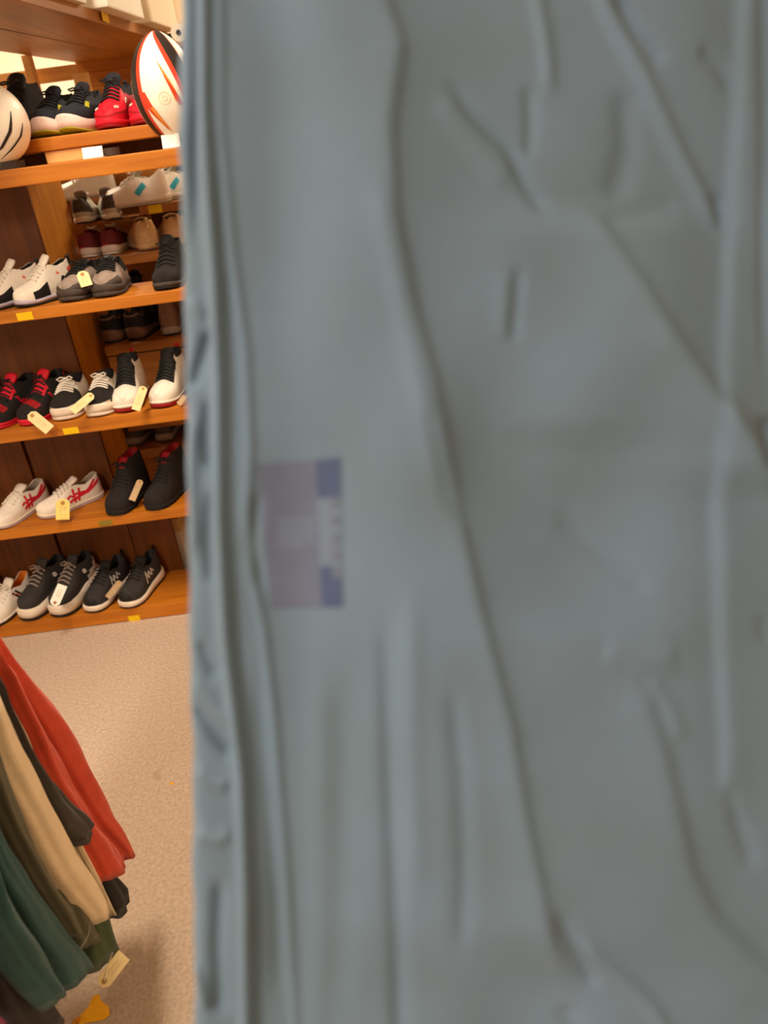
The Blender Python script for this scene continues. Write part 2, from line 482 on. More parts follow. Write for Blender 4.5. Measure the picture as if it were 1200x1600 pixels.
class Shoe:
    def __init__(self, L, W, style, hs_heel, hs_toe, spring=0.008, open_end=0.42, side=1):
        self.L, self.W, self.side = L, W, side
        self.zt = STYLES[style]
        self.hh, self.ht = hs_heel, hs_toe
        self.spring = spring
        self.oe = open_end
    def w(self, s): return float(np.interp(s, S_TAB, W_TAB)) * self.W / 2
    def hs(self, s): return float(np.interp(s, [0, .45, .8, 1.0], [self.hh, (self.hh + self.ht) / 2, self.ht, self.ht])) + self.lift(s)
    def lift(self, s): return self.spring * max(0, (s - 0.72) / 0.28) ** 2 + 0.004 * max(0, (0.08 - s) / 0.08) ** 2
    def cx(self, s): return self.side * 0.008 * math.sin(s * 2.6 - 0.4)
    def zr(self, s): return self.lift(s) + self.hh * 0.55 + float(np.interp(s, *self.zt))
    def y(self, s): return self.L * (0.5 - s)
    def surf(self, sd, s, t):
        w0 = self.w(s); zb = self.hs(s) - 0.004; zr = self.zr(s)
        k = float(np.interp(s, [0, .1, .3, .5, .7, .9, 1], [.80, .74, .62, .56, .60, .58, .5]))
        if t <= 0.6:
            q = t / 0.6
            x = w0 * (1 - (1 - k) * q ** 2.2) * (1 + 0.06 * math.sin(q * math.pi))
            z = zb + (zr - zb) * (0.25 * q + 0.75 * math.sin(q * math.pi / 2) if s > 0.5 else q)
        else:
            q = (t - 0.6) / 0.4
            if s < self.oe and s > 0.02:
                zc = self.hs(s) + 0.006
                x = w0 * k * (1 - q) if q > 0.3 else w0 * k * (1 - 0.18 * q / 0.3)
                z = zr + (0.004 * math.sin(q / 0.3 * math.pi) if q < 0.3 else 0)
                if q >= 0.3:
                    qq = (q - 0.3) / 0.7
                    x = w0 * k * 0.82 * (1 - qq ** 2)
                    z = zr + (zc - zr) * min(1, qq * 2.2)
            else:
                rise = 0.012 if s > self.oe else 0.0
                x = w0 * k * (1 - q)
                z = zr + rise * math.sin(q * math.pi / 2)
        return np.array([self.cx(s) + sd * x, self.y(s) - (0.03 * max(0, z - 0.06) / 0.1 * (1 if s < 0.45 else 0) * 0.2), z])
    def normal(self, sd, s, t):
        e = 0.01
        a = self.surf(sd, min(1, s + e), t) - self.surf(sd, max(0, s - e), t)
        b = self.surf(sd, s, min(1, t + e)) - self.surf(sd, s, max(0, t - e))
        n = np.cross(a, b); n /= np.linalg.norm(n) + 1e-9
        c = np.array([self.cx(s), self.y(s), 0.03])
        if np.dot(n, self.surf(sd, s, t) - c) < 0: n = -n
        return n
    def strip(self, sd, pts, hw, off=0.0018, n=14):
        ss = np.interp(np.linspace(0, 1, n), np.linspace(0, 1, len(pts)), [q[0] for q in pts])
        tt = np.interp(np.linspace(0, 1, n), np.linspace(0, 1, len(pts)), [q[1] for q in pts])
        P = [self.surf(sd, a, b) for a, b in zip(ss, tt)]
        N = [self.normal(sd, a, b) for a, b in zip(ss, tt)]
        V, Fc = [], []
        for i in range(n):
            T = P[min(n - 1, i + 1)] - P[max(0, i - 1)]; T /= np.linalg.norm(T) + 1e-9
            B = np.cross(N[i], T)
            h = hw if not isinstance(hw, (list, tuple)) else float(np.interp(i / (n - 1), np.linspace(0, 1, len(hw)), hw))
            V += [P[i] + B * h + N[i] * off * .4, P[i] + N[i] * off, P[i] - B * h + N[i] * off * .4]
        for i in range(n - 1):
            a = i * 3
            Fc += [(a, a + 1, a + 4, a + 3), (a + 1, a + 2, a + 5, a + 4)]
        return V, Fc

T_SMP = [0, .08, .18, .28, .38, .47, .54, .60, .64, .70, .76, .84, .92, 1.0]

def build_shoe(name, label, cat, loc, rz, spec, group, side=1, scale=1.0):
    t = thing(name, label, cat, loc, rz, group)
    t.scale = (scale, scale, scale * spec.get('hf', 1.0))
    L = spec.get('L', 0.285); W = spec.get('W', 0.104)
    sh = Shoe(L, W, spec['style'], spec.get('hh', 0.03), spec.get('ht', 0.022), spec.get('spring', 0.008), spec.get('oe', 0.42), side)
    # ---- upper
    ns, nt_ = len(S_SMP), len(T_SMP)
    V, idx = [], {}
    for sd in (-1, 1):
        for i, s in enumerate(S_SMP):
            for j, tt in enumerate(T_SMP):
                idx[(sd, i, j)] = len(V)
                V.append(sh.surf(sd, s, tt))
    blocks = spec.get('blocks', [])
    faces = {k: [] for k in ['upper', 'lining'] + [b[0] for b in blocks]}
    for sd in (-1, 1):
        for i in range(ns - 1):
            for j in range(nt_ - 1):
                q = (idx[(sd, i, j)], idx[(sd, i + 1, j)], idx[(sd, i + 1, j + 1)], idx[(sd, i, j + 1)])
                if sd > 0: q = q[::-1]
                sm = (S_SMP[i] + S_SMP[i + 1]) / 2; tm = (T_SMP[j] + T_SMP[j + 1]) / 2
                key = 'upper'
                if sm < sh.oe and tm > 0.70: key = 'lining'
                else:
                    for b in blocks:
                        if b[2](sm, tm, sd): key = b[0]; break
                faces[key].append(q)
    mats = {'upper': spec['upper'], 'lining': spec.get('lining', BLACKF)}
    for b in blocks: mats[b[0]] = b[1]
    for k, fc in faces.items():
        if not fc: continue
        used = sorted({i for q in fc for i in q}); mp = {u: n for n, u in enumerate(used)}
        mesh_obj(k, [V[u] for u in used], [tuple(mp[i] for i in q) for q in fc], mats[k], t, True)
    # ---- sole: midsole and outsole
    def sole(n, f0, f1, grow, material, wob=0.0):
        rows = []
        for i, s in enumerate(S_SMP):
            se = 0.5 + (s - 0.5) * (1 + 2 * grow / L)
            y = sh.L * (0.5 - se)
            wv = sh.w(s) + (grow if 0 < i < ns - 1 else 0.002)
            lo = sh.lift(s); hi = sh.hs(s)
            z0 = lo + (hi - lo) * f0; z1 = lo + (hi - lo) * f1 + wob * math.sin(s * 19)
            rows.append([(sh.cx(s) - wv * 0.80, y, z1), (sh.cx(s) - wv, y, z0 + (z1 - z0) * .8), (sh.cx(s) - wv * 1.02, y, z0 + (z1 - z0) * .4), (sh.cx(s) - wv * 0.96, y, z0),
                         (sh.cx(s) + wv * 0.96, y, z0), (sh.cx(s) + wv * 1.02, y, z0 + (z1 - z0) * .4), (sh.cx(s) + wv, y, z0 + (z1 - z0) * .8), (sh.cx(s) + wv * 0.80, y, z1)])
        V = [p for r in rows for p in r]; Fc = []
        for i in range(ns - 1):
            for j in range(8):
                j2 = (j + 1) % 8
                Fc.append((i * 8 + j, i * 8 + j2, (i + 1) * 8 + j2, (i + 1) * 8 + j))
        Fc += [tuple(range(8))[::-1], tuple(range((ns - 1) * 8, ns * 8))]
        mesh_obj(n, V, Fc, material, t, True)
    sp = spec.get('split', 0.3)
    sole('midsole', sp, 1.0, spec.get('grow', 0.003), spec['mid'], spec.get('wob', 0.0))
    sole('outsole', 0.0, sp, spec.get('grow', 0.003) - 0.001, spec.get('out', BLACK))
    # ---- tongue
    if spec.get('tongue') is not None:
        th = spec.get('tongue_h', 0.03)
        V, Fc = [], []
        s0, s1 = sh.oe + 0.07, sh.oe - 0.06
        nn = 6
        for layer in (0, 1):
            for i in range(nn):
                q = i / (nn - 1)
                s = s0 + (s1 - s0) * q
                zc = sh.zr(s0) + 0.012 + (sh.zr(sh.oe) - sh.zr(s0) + th) * q + 0.004 - layer * 0.007
                y = sh.y(s) + layer * 0.004
                hw = 0.022 + 0.006 * math.sin(q * math.pi * 0.7)
                if i == nn - 1: hw *= 0.82
                for k in range(5):
                    a = (k - 2) / 2
                    V.append((sh.cx(s) + a * hw, y + abs(a) ** 2 * 0.006, zc - abs(a) ** 2 * 0.006))
        for layer in (0, 1):
            for i in range(nn - 1):
                for k in range(4):
                    b = layer * nn * 5
                    q = (b + i * 5 + k, b + i * 5 + k + 1, b + (i + 1) * 5 + k + 1, b + (i + 1) * 5 + k)
                    Fc.append(q if layer == 0 else q[::-1])
        m0, m1 = 0, nn * 5
        top = (nn - 1) * 5
        for k in range(4): Fc.append((m0 + top + k, m0 + top + k + 1, m1 + top + k + 1, m1 + top + k))
        for i in range(nn - 1):
            Fc.append((m0 + i * 5, m0 + (i + 1) * 5, m1 + (i + 1) * 5, m1 + i * 5))
            Fc.append((m0 + i * 5 + 4, m1 + i * 5 + 4, m1 + (i + 1) * 5 + 4, m0 + (i + 1) * 5 + 4))
        mesh_obj('tongue', V, Fc, spec['tongue'], t, True)
    # ---- laces
    if spec.get('laces') is not None:
        datas = []
        nl = spec.get('nlace', 5)
        s_a, s_b = spec.get('lace_s', (sh.oe + 0.03, 0.67))
        for k in range(nl):
            s = s_a + (s_b - s_a) * k / (nl - 1)
            pts = []
            for sd, seq in ((-1, (.56, .62, .72, .86, 1.0)), (1, (.86, .72, .62, .56))):
                for tt in seq:
                    pts.append(sh.surf(sd, s + 0.012 * (0.5 - abs(tt - .78)), tt) + np.array([0, -0.001, 0.0045]))
            datas.append(tube_data(pts, 0.0036, 6))
        if spec.get('bow', True):
            c = sh.surf(1, s_a, 1.0) + np.array([0, 0, 0.010])
            for sx in (-1, 1):
                datas.append(tube_data([c, c + (sx * .018, -.004, .006), c + (sx * .030, -.016, .002), c + (sx * .020, -.022, -.004), c + (0, -.006, 0)], 0.003, 6))
        mesh_obj('laces', *merge(*datas), spec['laces'], t, True)
    # ---- stripes and marks
    for (nm, mt, sds, pts, hw) in spec.get('marks', []):
        for sd in sds:
            mesh_obj(nm, *sh.strip(sd, pts, hw, spec.get('mark_off', 0.0022)), mt, t, True)
    if spec.get('heel_tab') is not None:
        zr = sh.zr(0.0)
        c = np.array([sh.cx(0), sh.y(0) + 0.002, zr])
        mesh_obj('heel_tab', *tube_data([c + (0, 0.004, -0.03), c + (0, 0.010, -0.010), c + (0, 0.006, 0.012), c + (0, -0.004, 0.004)], 0.006, 6), spec['heel_tab'], t, True)
    return t

def place(px_toe, z, heel_px=None, yaw=None, L=0.285, toe_y=None):
    """toe contact pixel on the board of height z -> centre of the shoe on that board and its yaw"""
    if toe_y is None:
        a = atz(px_toe[0], px_toe[1], z)
    else:
        a = aty(px_toe[0], px_toe[1], toe_y); a[2] = z
    if yaw is None:
        b = atz(heel_px[0], heel_px[1], z)
        d = b - a; d[2] = 0; d /= np.linalg.norm(d)
    else:
        d = np.array([-math.sin(yaw), math.cos(yaw), 0])
    c = a + d * L / 2
    over_y = c[1] + abs(d[1]) * L / 2 + abs(d[0]) * L * .15 - 2.604
    if over_y > 0 and c[1] < 2.7:
        c[1] -= over_y               # keep the heel off the back planks
    rz = math.atan2(-d[0], d[1])
    return (c[0], c[1], z), rz

EPS = 0.0006
ALL = (-1, 1)
lo = lambda s, t, sd: t < 0.22
spec_white_orange = dict(style='run', upper=WHITE, lining=ORANGE, mid=WHITE, out=BLACK, split=.5, hh=.03, ht=.022, tongue=WHITE, laces=WHITE,
    marks=[('side_stripe', BLACK, ALL, [(.34, .05), (.40, .3), (.47, .52)], .005), ('side_stripe', BLACK, ALL, [(.26, .05), (.32, .3), (.40, .52)], .005), ('side_line', SALMON, ALL, [(.05, .35), (.30, .30), (.5, .5)], .003)])
spec_blackwhite_tr = dict(style='mid', upper=CHAR, lining=BLACK, mid=CREAM_RUB, out=BLACK, split=.24, hh=.095, ht=.056, grow=.009, wob=.002, tongue=CHAR, laces=GREY, L=.285,
    blocks=[('heel_wedge', CREAM_RUB, lambda s, t, sd: s < .34 and t < .52 - 1.3 * s)],
    marks=[('white_mark', WHITE, ALL, [(.30, .30), (.33, .42), (.36, .30)], .003), ('white_mark', WHITE, ALL, [(.30, .40), (.33, .28), (.36, .40)], .003)])
spec_black_run = dict(style='run', upper=CHAR, lining=BLACK, mid=CREAM_RUB, out=BLACK, split=.22, hh=.05, ht=.030, grow=.006, tongue=BLACKF, laces=BLACK,
    blocks=[('toe_guard', BLACK, lambda s, t, sd: s > .93)],
    heel_tab=BLACK,
    marks=[('white_script', WHITE, ALL, [(.56, .14), (.50, .50), (.46, .20), (.42, .50), (.38, .20), (.34, .50), (.30, .34)], .0026)])
spec_white_tiger = dict(style='low', upper=WHITE, lining=mat('beige lining', (176, 160, 140), .9), mid=CREAM_RUB, out=LILAC, split=.35, hh=.022, ht=.018, W=.098, tongue=WHITE, laces=WHITE, bow=False, tongue_h=.018,
    marks=[('red_stripe', RED, ALL, [(.03, .46), (.25, .34), (.44, .22), (.56, .12)], .0056), ('red_stripe', RED, ALL, [(.10, .56), (.28, .36), (.46, .34), (.58, .26)], .0048),
           ('red_cross_stripe', RED, ALL, [(.36, .52), (.42, .10)], .005), ('red_cross_stripe', RED, ALL, [(.46, .52), (.48, .10)], .005)])
spec_black_boot = dict(style='boot', hf=.92, upper=BLACKF, lining=DRED, mid=BLACKF, out=BLACK, split=.4, hh=.03, ht=.02, W=.11, L=.29, tongue=DRED, tongue_h=.012, laces=BLACK, nlace=6)
spec_blackred = dict(style='mid', upper=BLACKF, lining=BLACK, mid=RED, out=RED, split=.4, hh=.032, ht=.022, tongue=RED, laces=BLACK, tongue_h=.025,
    blocks=[('red_panel', RED, lambda s, t, sd: .50 < s < .64 and t > .45), ('toe_mesh', DRED, lambda s, t, sd: .72 < s < .84 and t > .35)],
    marks=[('red_tick_stripe', RED, ALL, [(.06, .56), (.22, .34), (.40, .18), (.52, .32), (.56, .40)], [.002, .006, .010, .006, .001])])
spec_skate = dict(style='low', upper=BLACKF, lining=BLACK, mid=CREAM_RUB, out=CREAM_RUB, split=.3, hh=.046, ht=.046, W=.112, grow=.004, L=.27, tongue=BLACKF, laces=WHITE, tongue_h=.016, nlace=6,
    blocks=[('white_panel', WHITE, lambda s, t, sd: t < .62 and (.08 < s < .60) and t > .12), ('toe_bumper', CREAM_RUB, lambda s, t, sd: s > .86 and t < .2)])
spec_hitop = dict(style='high', hf=.94, upper=WHITE, lining=BLACK, mid=WHITE, out=DRED, split=.62, hh=.034, ht=.026, W=.108, L=.275, tongue=BLACK, tongue_h=.024, laces=BLACK, bow=False, nlace=7,
    blocks=[('black_throat', BLACK, lambda s, t, sd: .40 < s < .72 and t > .50), ('collar', BLACK, lambda s, t, sd: s < .34 and t > .56)],
    heel_tab=RED)
spec_white_hi = dict(style='mid', upper=WHITE, lining=BLACK, mid=LILAC, out=BLACK, split=.35, hh=.034, ht=.026, W=.108, tongue=WHITE, laces=WHITE, heel_tab=BLACK, bow=False,
    blocks=[('black_side_panel', BLACK, lambda s, t, sd: .52 < s < .82 and t < .25), ('coral_heel', SALMON, lambda s, t, sd: s < .10 and t < .45)],
    marks=[('coral_dot', SALMON, ALL, [(.28, .42), (.31, .46)], .005), ('black_mark', BLACK, ALL, [(.18, .12), (.24, .36), (.30, .14)], .006)])
spec_greywork = dict(style='low', upper=GREY, lining=BLACK, mid=DGREY, out=DGREY, split=.4, hh=.042, ht=.042, W=.118, L=.27, grow=.004, tongue=BLACK, laces=BLACK, tongue_h=.014,
    blocks=[('rubber_toe', DGREY, lambda s, t, sd: s > .76 and t < .5), ('black_throat', BLACKF, lambda s, t, sd: .40 < s < .72 and t > .58), ('black_quarter', BLACKF, lambda s, t, sd: s < .30 and t > .3)])
spec_blackbrown = dict(style='high', hf=.82, upper=BLACKF, lining=BLACK, mid=DGREY, out=BLACK, split=.4, hh=.034, ht=.028, tongue=BLACK, laces=BLACK, L=.27)
spec_navy = dict(style='run', upper=NAVY, lining=BLACK, mid=PINKW, out=LIME, split=.10, hh=.05, ht=.044, W=.112, grow=.006, spring=.02, tongue=NAVY, laces=BLACK, L=.27,
    marks=[('lime_logo', LIME, (1,), [(.60, .50), (.70, .42)], .007)])
spec_redblack = dict(style='mid', upper=RED, lining=NAVY, mid=RED, out=DRED, split=.3, hh=.03, ht=.026, W=.106, tongue=NAVY, laces=BLACK, heel_tab=NAVY, tongue_h=.03, L=.27,
    blocks=[('navy_collar', NAVY, lambda s, t, sd: s < .42 and t > .46), ('dark_band', DRED, lambda s, t, sd: s > .3 and .18 < t < .3)],
    marks=[('white_mark', WHITE, ALL, [(.86, .60), (.90, .52), (.86, .44), (.82, .52), (.86, .60)], .002), ('white_mark', WHITE, ALL, [(.46, .36), (.60, .32)], .004)])
spec_burg = dict(style='low', hf=.80, tongue_h=.004, upper=BURG, lining=BURG, mid=CREAM_RUB, out=CREAM_RUB, split=.2, hh=.045, ht=.03, W=.098, L=.26, grow=.004, tongue=BURG, laces=WHITE,
    marks=[('red_dot', RED, (1,), [(.0, .02), (.05, .02)], .006)])
spec_tan = dict(style='mid', hf=.70, tongue_h=.008, upper=TAN, lining=BROWN, mid=TAN, out=BROWN, split=.2, hh=.036, ht=.028, tongue=TAN, laces=BROWN, L=.27, heel_tab=TAN)
spec_grey_st = dict(style='low', upper=SILVER, lining=DGREY, mid=WHITE, out=DGREY, split=.2, hh=.028, ht=.022, tongue=GREY, laces=WHITE, L=.26,
    blocks=[('dark_quarter', DGREY, lambda s, t, sd: s < .3 and t > .2)])
spec_white_sil = dict(style='run', upper=WHITE, lining=SILVER, mid=CREAM_RUB, out=SILVER, split=.25, hh=.03, ht=.022, tongue=SILVER, laces=WHITE, L=.27,
    marks=[('aqua_stripe', AQUA, ALL, [(.30, .45), (.44, .15)], .012)])
spec_white_pl = dict(spec_white_sil); spec_white_pl['marks'] = []
spec_dark_low = dict(style='low', upper=BLACKF, lining=BLACK, mid=DGREY, out=BLACK, split=.3, hh=.028, ht=.022, tongue=BLACK, laces=BLACK, L=.27,
    marks=[('lime_stripe', LIME, ALL, [(.30, .48), (.40, .12)], .004)])
spec_black_heel = dict(style='low', upper=BLACKF, lining=BLACK, mid=BROWN, out=BLACK, split=.15, hh=.055, ht=.035, W=.108, L=.27, tongue=BLACK, laces=BLACK,
    marks=[('brown_piping', BROWN, ALL, [(.0, .42), (.06, .52), (.2, .5), (.35, .56)], .004)])
spec_brown = dict(style='mid', upper=BROWN, lining=BLACK, mid=GREY, out=BLACK, split=.2, hh=.036, ht=.026, L=.27, tongue=BROWN, laces=CREAM_RUB)
spec_greylow = dict(style='low', upper=DGREY, lining=BLACK, mid=GREY, out=DGREY, split=.2, hh=.04, ht=.028, L=.26, tongue=DGREY, laces=BLACK)

def pair(name, labels, cat, group, spec, toes, heels=None, yaws=None, z=0, toe_y=None, sc=0.83):
    L = spec.get('L', 0.285) * sc
    for k in range(len(toes)):
        loc, rz = place(toes[k], z + EPS, heels[k] if heels else None, yaws[k] if yaws else None, L, toe_y)
        build_shoe(name, labels[k], cat, loc, rz, spec, group, -1 if k == 0 else 1, sc)

R1, R2, R3, R4 = ROW[1], ROW[2], ROW[3], ROW[4]
dg = math.radians
# bottom row
pair('running_shoe', ['white running shoe with orange lining, half cut off at the bottom left', 'white running shoe with orange lining and black stripes on the bottom shelf'], 'shoe', 'white and orange runners',
     spec_white_orange, [(-74, 985), (-22, 983)], yaws=[dg(-26), dg(-26)], z=R4)
pair('sports_shoe', ['left of two charcoal sports shoes with thick white soles on the bottom shelf', 'right of two charcoal sports shoes with thick white soles, manila tag before it'], 'shoe', 'charcoal sports shoes',
     spec_blackwhite_tr, [(52, 956), (89, 961)], yaws=[dg(-24), dg(-26)], z=R4)
pair('running_shoe', ['left of two black running shoes with white script, bottom shelf', 'rightmost black running shoe with white script on the bottom shelf'], 'shoe', 'black runners with white script',
     spec_black_run, [(146, 956), (197, 946)], yaws=[dg(-18), dg(-21)], z=R4)
# fourth row
pair('canvas_shoe', ['left white low shoe with red crossed stripes, cut by the picture edge', 'right white low shoe with red crossed stripes and a hanging tag'], 'shoe', 'white shoes with red stripes',
     spec_white_tiger, [(12, 812), (64, 806)], yaws=[dg(-24), dg(-52)], z=R3)
pair('suede_boot', ['left of two black suede boots with dark red lining', 'right of two black suede boots with dark red lining'], 'boot', 'black suede boots',
     spec_black_boot, [(189, 794), (237, 792)], yaws=[dg(-12), dg(-24)], z=R3)
# third row
pair('basketball_shoe', ['left of two black and red basketball shoes at the left picture edge', 'right of two black and red basketball shoes, with a red tick stripe'], 'shoe', 'black and red basketball shoes',
     spec_blackred, [(-8, 671), (42, 661)], yaws=[dg(-20), dg(-22)], z=R2)
pair('skate_shoe', ['left of two black and white skate shoes with white toe bumpers', 'right of two black and white skate shoes with white toe bumpers'], 'shoe', 'black and white skate shoes',
     spec_skate, [(104, 658), (150, 653)], yaws=[dg(2), dg(-2)], z=R2)
pair('high_top_shoe', ['left of two white high tops with black throats and red soles', 'right of two white high tops with black throats and red soles'], 'shoe', 'white high tops with red soles',
     spec_hitop, [(200, 645), (246, 639)], yaws=[dg(2), dg(-14)], z=R2)
pair('dark_shoe', ['dark grey shoe at the end of the middle shelf, mostly behind the blue garment'], 'shoe', None,
     spec_greylow, [(308, 628)], yaws=[dg(-20)], z=R2)
# second row
pair('high_shoe', ['left of two white sports shoes with black panels at the left picture edge', 'right of two white sports shoes with black panels and coral heel'], 'shoe', 'white sports shoes with coral heels',
     spec_white_hi, [(-30, 480), (24, 474)], yaws=[dg(-40), dg(-38)], z=R1, toe_y=2.40, sc=.74)
pair('work_shoe', ['left of two grey and black work shoes with rubber toes', 'right of two grey and black work shoes with rubber toes'], 'shoe', 'grey and black work shoes',
     spec_greywork, [(108, 470), (160, 463)], yaws=[dg(-14), dg(-2)], z=R1, toe_y=2.385, sc=.78)
pair('walking_shoe', ['black walking shoe standing beside the edge of the blue garment'], 'shoe', None,
     spec_blackbrown, [(262, 446)], yaws=[dg(-2)], z=R1, toe_y=2.40)

# on the riser
def direct(name, label, x, y, z, yaw, spec, group, side=1, cat='shoe', sc=0.86):
    build_shoe(name, label, cat, (x, y, z + EPS), dg(yaw), spec, group, side, sc)
RT = 1.572
def xr(px, py, Y): return float(aty(px, py, Y)[0])
direct('trail_shoe', 'left dark navy shoe with pale pink sole behind the white ball', xr(70, 200, 2.54) + .008, 2.655, RT, -6, spec_navy, 'navy shoes with pink soles', -1)
direct('trail_shoe', 'right dark navy shoe with pale pink sole and lime logo', xr(117, 200, 2.54) - .002, 2.655, RT, -14, spec_navy, 'navy shoes with pink soles', 1)
direct('court_shoe', 'left red shoe with navy collar on the riser', xr(174, 190, 2.54), 2.655, RT, -4, spec_redblack, 'red shoes on the riser', -1)
direct('court_shoe', 'right red shoe with navy collar, partly behind the rugby ball', xr(221, 185, 2.54), 2.655, RT, -4, spec_redblack, 'red shoes on the riser', 1)
direct('black_shoe', 'black shoe on the riser directly behind the white ball', xr(12, 190, 2.6), 2.70, RT, -10, spec_blackbrown, None, 1, sc=1.1)

# rear unit
def rx(px, py, Y): return float(aty(px, py, Y)[0])
B1, B2, B3 = RB
direct('low_shoe', 'left burgundy canvas shoe seen from its heel', rx(131, 395, 2.86) + .012, 2.975, B1, 180, spec_burg, 'burgundy canvas shoes', -1)
direct('low_shoe', 'right burgundy canvas shoe seen from its heel', rx(170, 390, 2.86), 2.975, B1, 180, spec_burg, 'burgundy canvas shoes', 1)
direct('tan_shoe', 'left tan suede shoe beside the burgundy shoes', rx(214, 385, 2.86), 2.96, B1, 206, spec_tan, 'tan suede shoes', -1, sc=.95)
direct('tan_shoe', 'right tan suede shoe next to the blue garment edge', rx(264, 370, 2.86), 2.96, B1, 200, spec_tan, 'tan suede shoes', 1, sc=.95)
direct('grey_shoe', 'left grey and white shoe on the step above the burgundy shoes', rx(132, 350, 3.0), 3.045, 1.302, 188, spec_grey_st, 'grey and white shoes', -1, sc=.76)
direct('grey_shoe', 'right grey and white shoe on the step above the burgundy shoes', rx(172, 345, 3.0), 3.045, 1.302, 196, spec_grey_st, 'grey and white shoes', 1, sc=.76)
direct('white_shoe', 'white running shoe lying with aqua stripe on the rear step', rx(212, 315, 2.95), 3.00, 1.336, 262, spec_white_sil, 'white shoes on the rear step', 1)
direct('white_shoe', 'white running shoe at the right end of the rear step', rx(258, 300, 2.98), 3.12, 1.336, 255, spec_white_sil, 'white shoes on the rear step', -1)
direct('white_shoe', 'white running shoe on the highest rear step beside the divider', rx(140, 318, 3.2), 3.22, 1.372, 272, spec_white_pl, 'white shoes on the rear step', 1, sc=.8)
direct('black_shoe', 'black shoe behind the white ones under the top board', rx(262, 292, 3.2), 3.235, 1.336, 268, spec_blackbrown, None, 1, sc=.8)
direct('black_boot', 'black shoe with lime stripe low behind the walking shoe', rx(212, 428, 3.17), 3.19, B2, 182, dict(spec_dark_low, style='boot', hf=1.2), None, 1, sc=.8)
direct('heeled_shoe', 'left black shoe with brown sole seen from its heel', rx(170, 530, 2.86) + .012, 2.975, B2, 178, spec_black_heel, 'black shoes with brown soles', -1)
direct('heeled_shoe', 'right black shoe with brown sole seen from its heel', rx(216, 525, 2.86), 2.975, B2, 172, spec_black_heel, 'black shoes with brown soles', 1)
direct('brown_shoe', 'brown nubuck shoe seen from its heel beside the black pair', rx(263, 520, 2.86), 2.975, B2, 184, spec_brown, None, 1)
direct('grey_low_shoe', 'left dark grey low shoe under the middle board, seen from its heel', rx(209, 690, 2.86) + .01, 2.975, B3, 170, spec_greylow, 'dark grey low shoes', -1)
direct('grey_low_shoe', 'right dark grey low shoe under the middle board, seen from its heel', rx(254, 682, 2.86), 2.975, B3, 178, spec_greylow, 'dark grey low shoes', 1)

# shoe box on the floor of the bottom row, behind the back planks
pb = aty(240, 826, 2.66)
t = thing('shoe_box', 'cream shoe box just under the fourth board', 'box', (pb[0], 2.72, 0.0))
box('body', -0.075, 0.085, -0.02, 0.10, 0.0, pb[2] - 0.02, BOXC, t, 0.004)
box('lid', -0.08, 0.09, -0.025, 0.105, pb[2] - 0.045, pb[2] + 0.012, mat('tan card', (210, 170, 110), .8), t, 0.004)

# ------------------------------------------------------------------ balls
def ellip(a, c, lon, lat):
    return np.array([a * math.cos(lat) * math.sin(lon), -a * math.cos(lat) * math.cos(lon), c * np.sign(math.sin(lat)) * abs(math.sin(lat)) ** 1.0])
def ball_mesh(name, a, c, material, parent, nu=40, nv=24, pointy=0.0):
    V, Fc = [], []
    for j in range(nv + 1):
        lat = -math.pi / 2 + math.pi * j / nv
        for i in range(nu):
            V.append(ball_pt(a, c, 2 * math.pi * i / nu, lat, pointy))
    for j in range(nv):
        for i in range(nu):
            i2 = (i + 1) % nu
            Fc.append((j * nu + i, j * nu + i2, (j + 1) * nu + i2, (j + 1) * nu + i))
    return mesh_obj(name, V, Fc, material, parent, True)
def ball_pt(a, c, lon, lat, pointy=0.0, off=0.0):
    q = math.cos(lat) ** (1 + pointy)
    p = np.array([a * q * math.sin(lon), -a * q * math.cos(lon), c * math.sin(lat)])
    n = p / np.array([a * a, a * a, c * c]); n /= np.linalg.norm(n) + 1e-9
    return p + n * off
def ball_band(name, a, c, pts, hw, material, parent, pointy=0.0, off=0.0012, n=26, m=5):
    """strip along (lon, lat) points in degrees; hw half width in degrees of longitude list"""
    lons = np.interp(np.linspace(0, 1, n), np.linspace(0, 1, len(pts)), [p[0] for p in pts])
    lats = np.interp(np.linspace(0, 1, n), np.linspace(0, 1, len(pts)), [p[1] for p in pts])
    hws = np.interp(np.linspace(0, 1, n), np.linspace(0, 1, len(hw)), hw)
    V, Fc = [], []
    for i in range(n):
        for k in range(m):
            V.append(ball_pt(a, c, math.radians(lons[i] + hws[i] * (2 * k / (m - 1) - 1)), math.radians(lats[i]), pointy, off))
    for i in range(n - 1):
        for k in range(m - 1):
            Fc.append((i * m + k, i * m + k + 1, (i + 1) * m + k + 1, (i + 1) * m + k))
    return mesh_obj(name, V, Fc, material, parent, True)

BALLW = mat('white ball leather', (250, 240, 222), 0.4, var=0.02, spec=0.5)
BALLR = mat('red ball print', (214, 66, 40), 0.45, var=0.03)
BALLK = mat('black ball print', (44, 36, 34), 0.45, var=0.03)
BALLO = mat('orange ball print', (226, 140, 60), 0.45, var=0.03)
BALLG = mat('pale gold print', (240, 226, 192), 0.45, var=0.03)
RA, RCc = 0.088, 0.136
cz = ROW[0] + 0.012 + RCc * math.cos(math.radians(6))
rb = thing('rugby_ball', 'white rugby ball with black and red bands standing on end', 'ball', (float(aty(254, 128, 2.41)[0]), 2.43, cz))
rb.rotation_euler = (math.radians(-4), math.radians(2), math.radians(8))
ball_mesh('skin', RA, RCc, BALLW, rb, pointy=0.25)
ball_band('red_band', RA, RCc, [(-54, 86), (-58, 30), (-58, -30), (-52, -86)], [22, 17, 17, 24], BALLR, rb, .25, .0007)
ball_band('black_band', RA, RCc, [(-60, 86), (-62, 30), (-62, -30), (-58, -86)], [16, 12, 12, 18], BALLK, rb, .25, .0012)
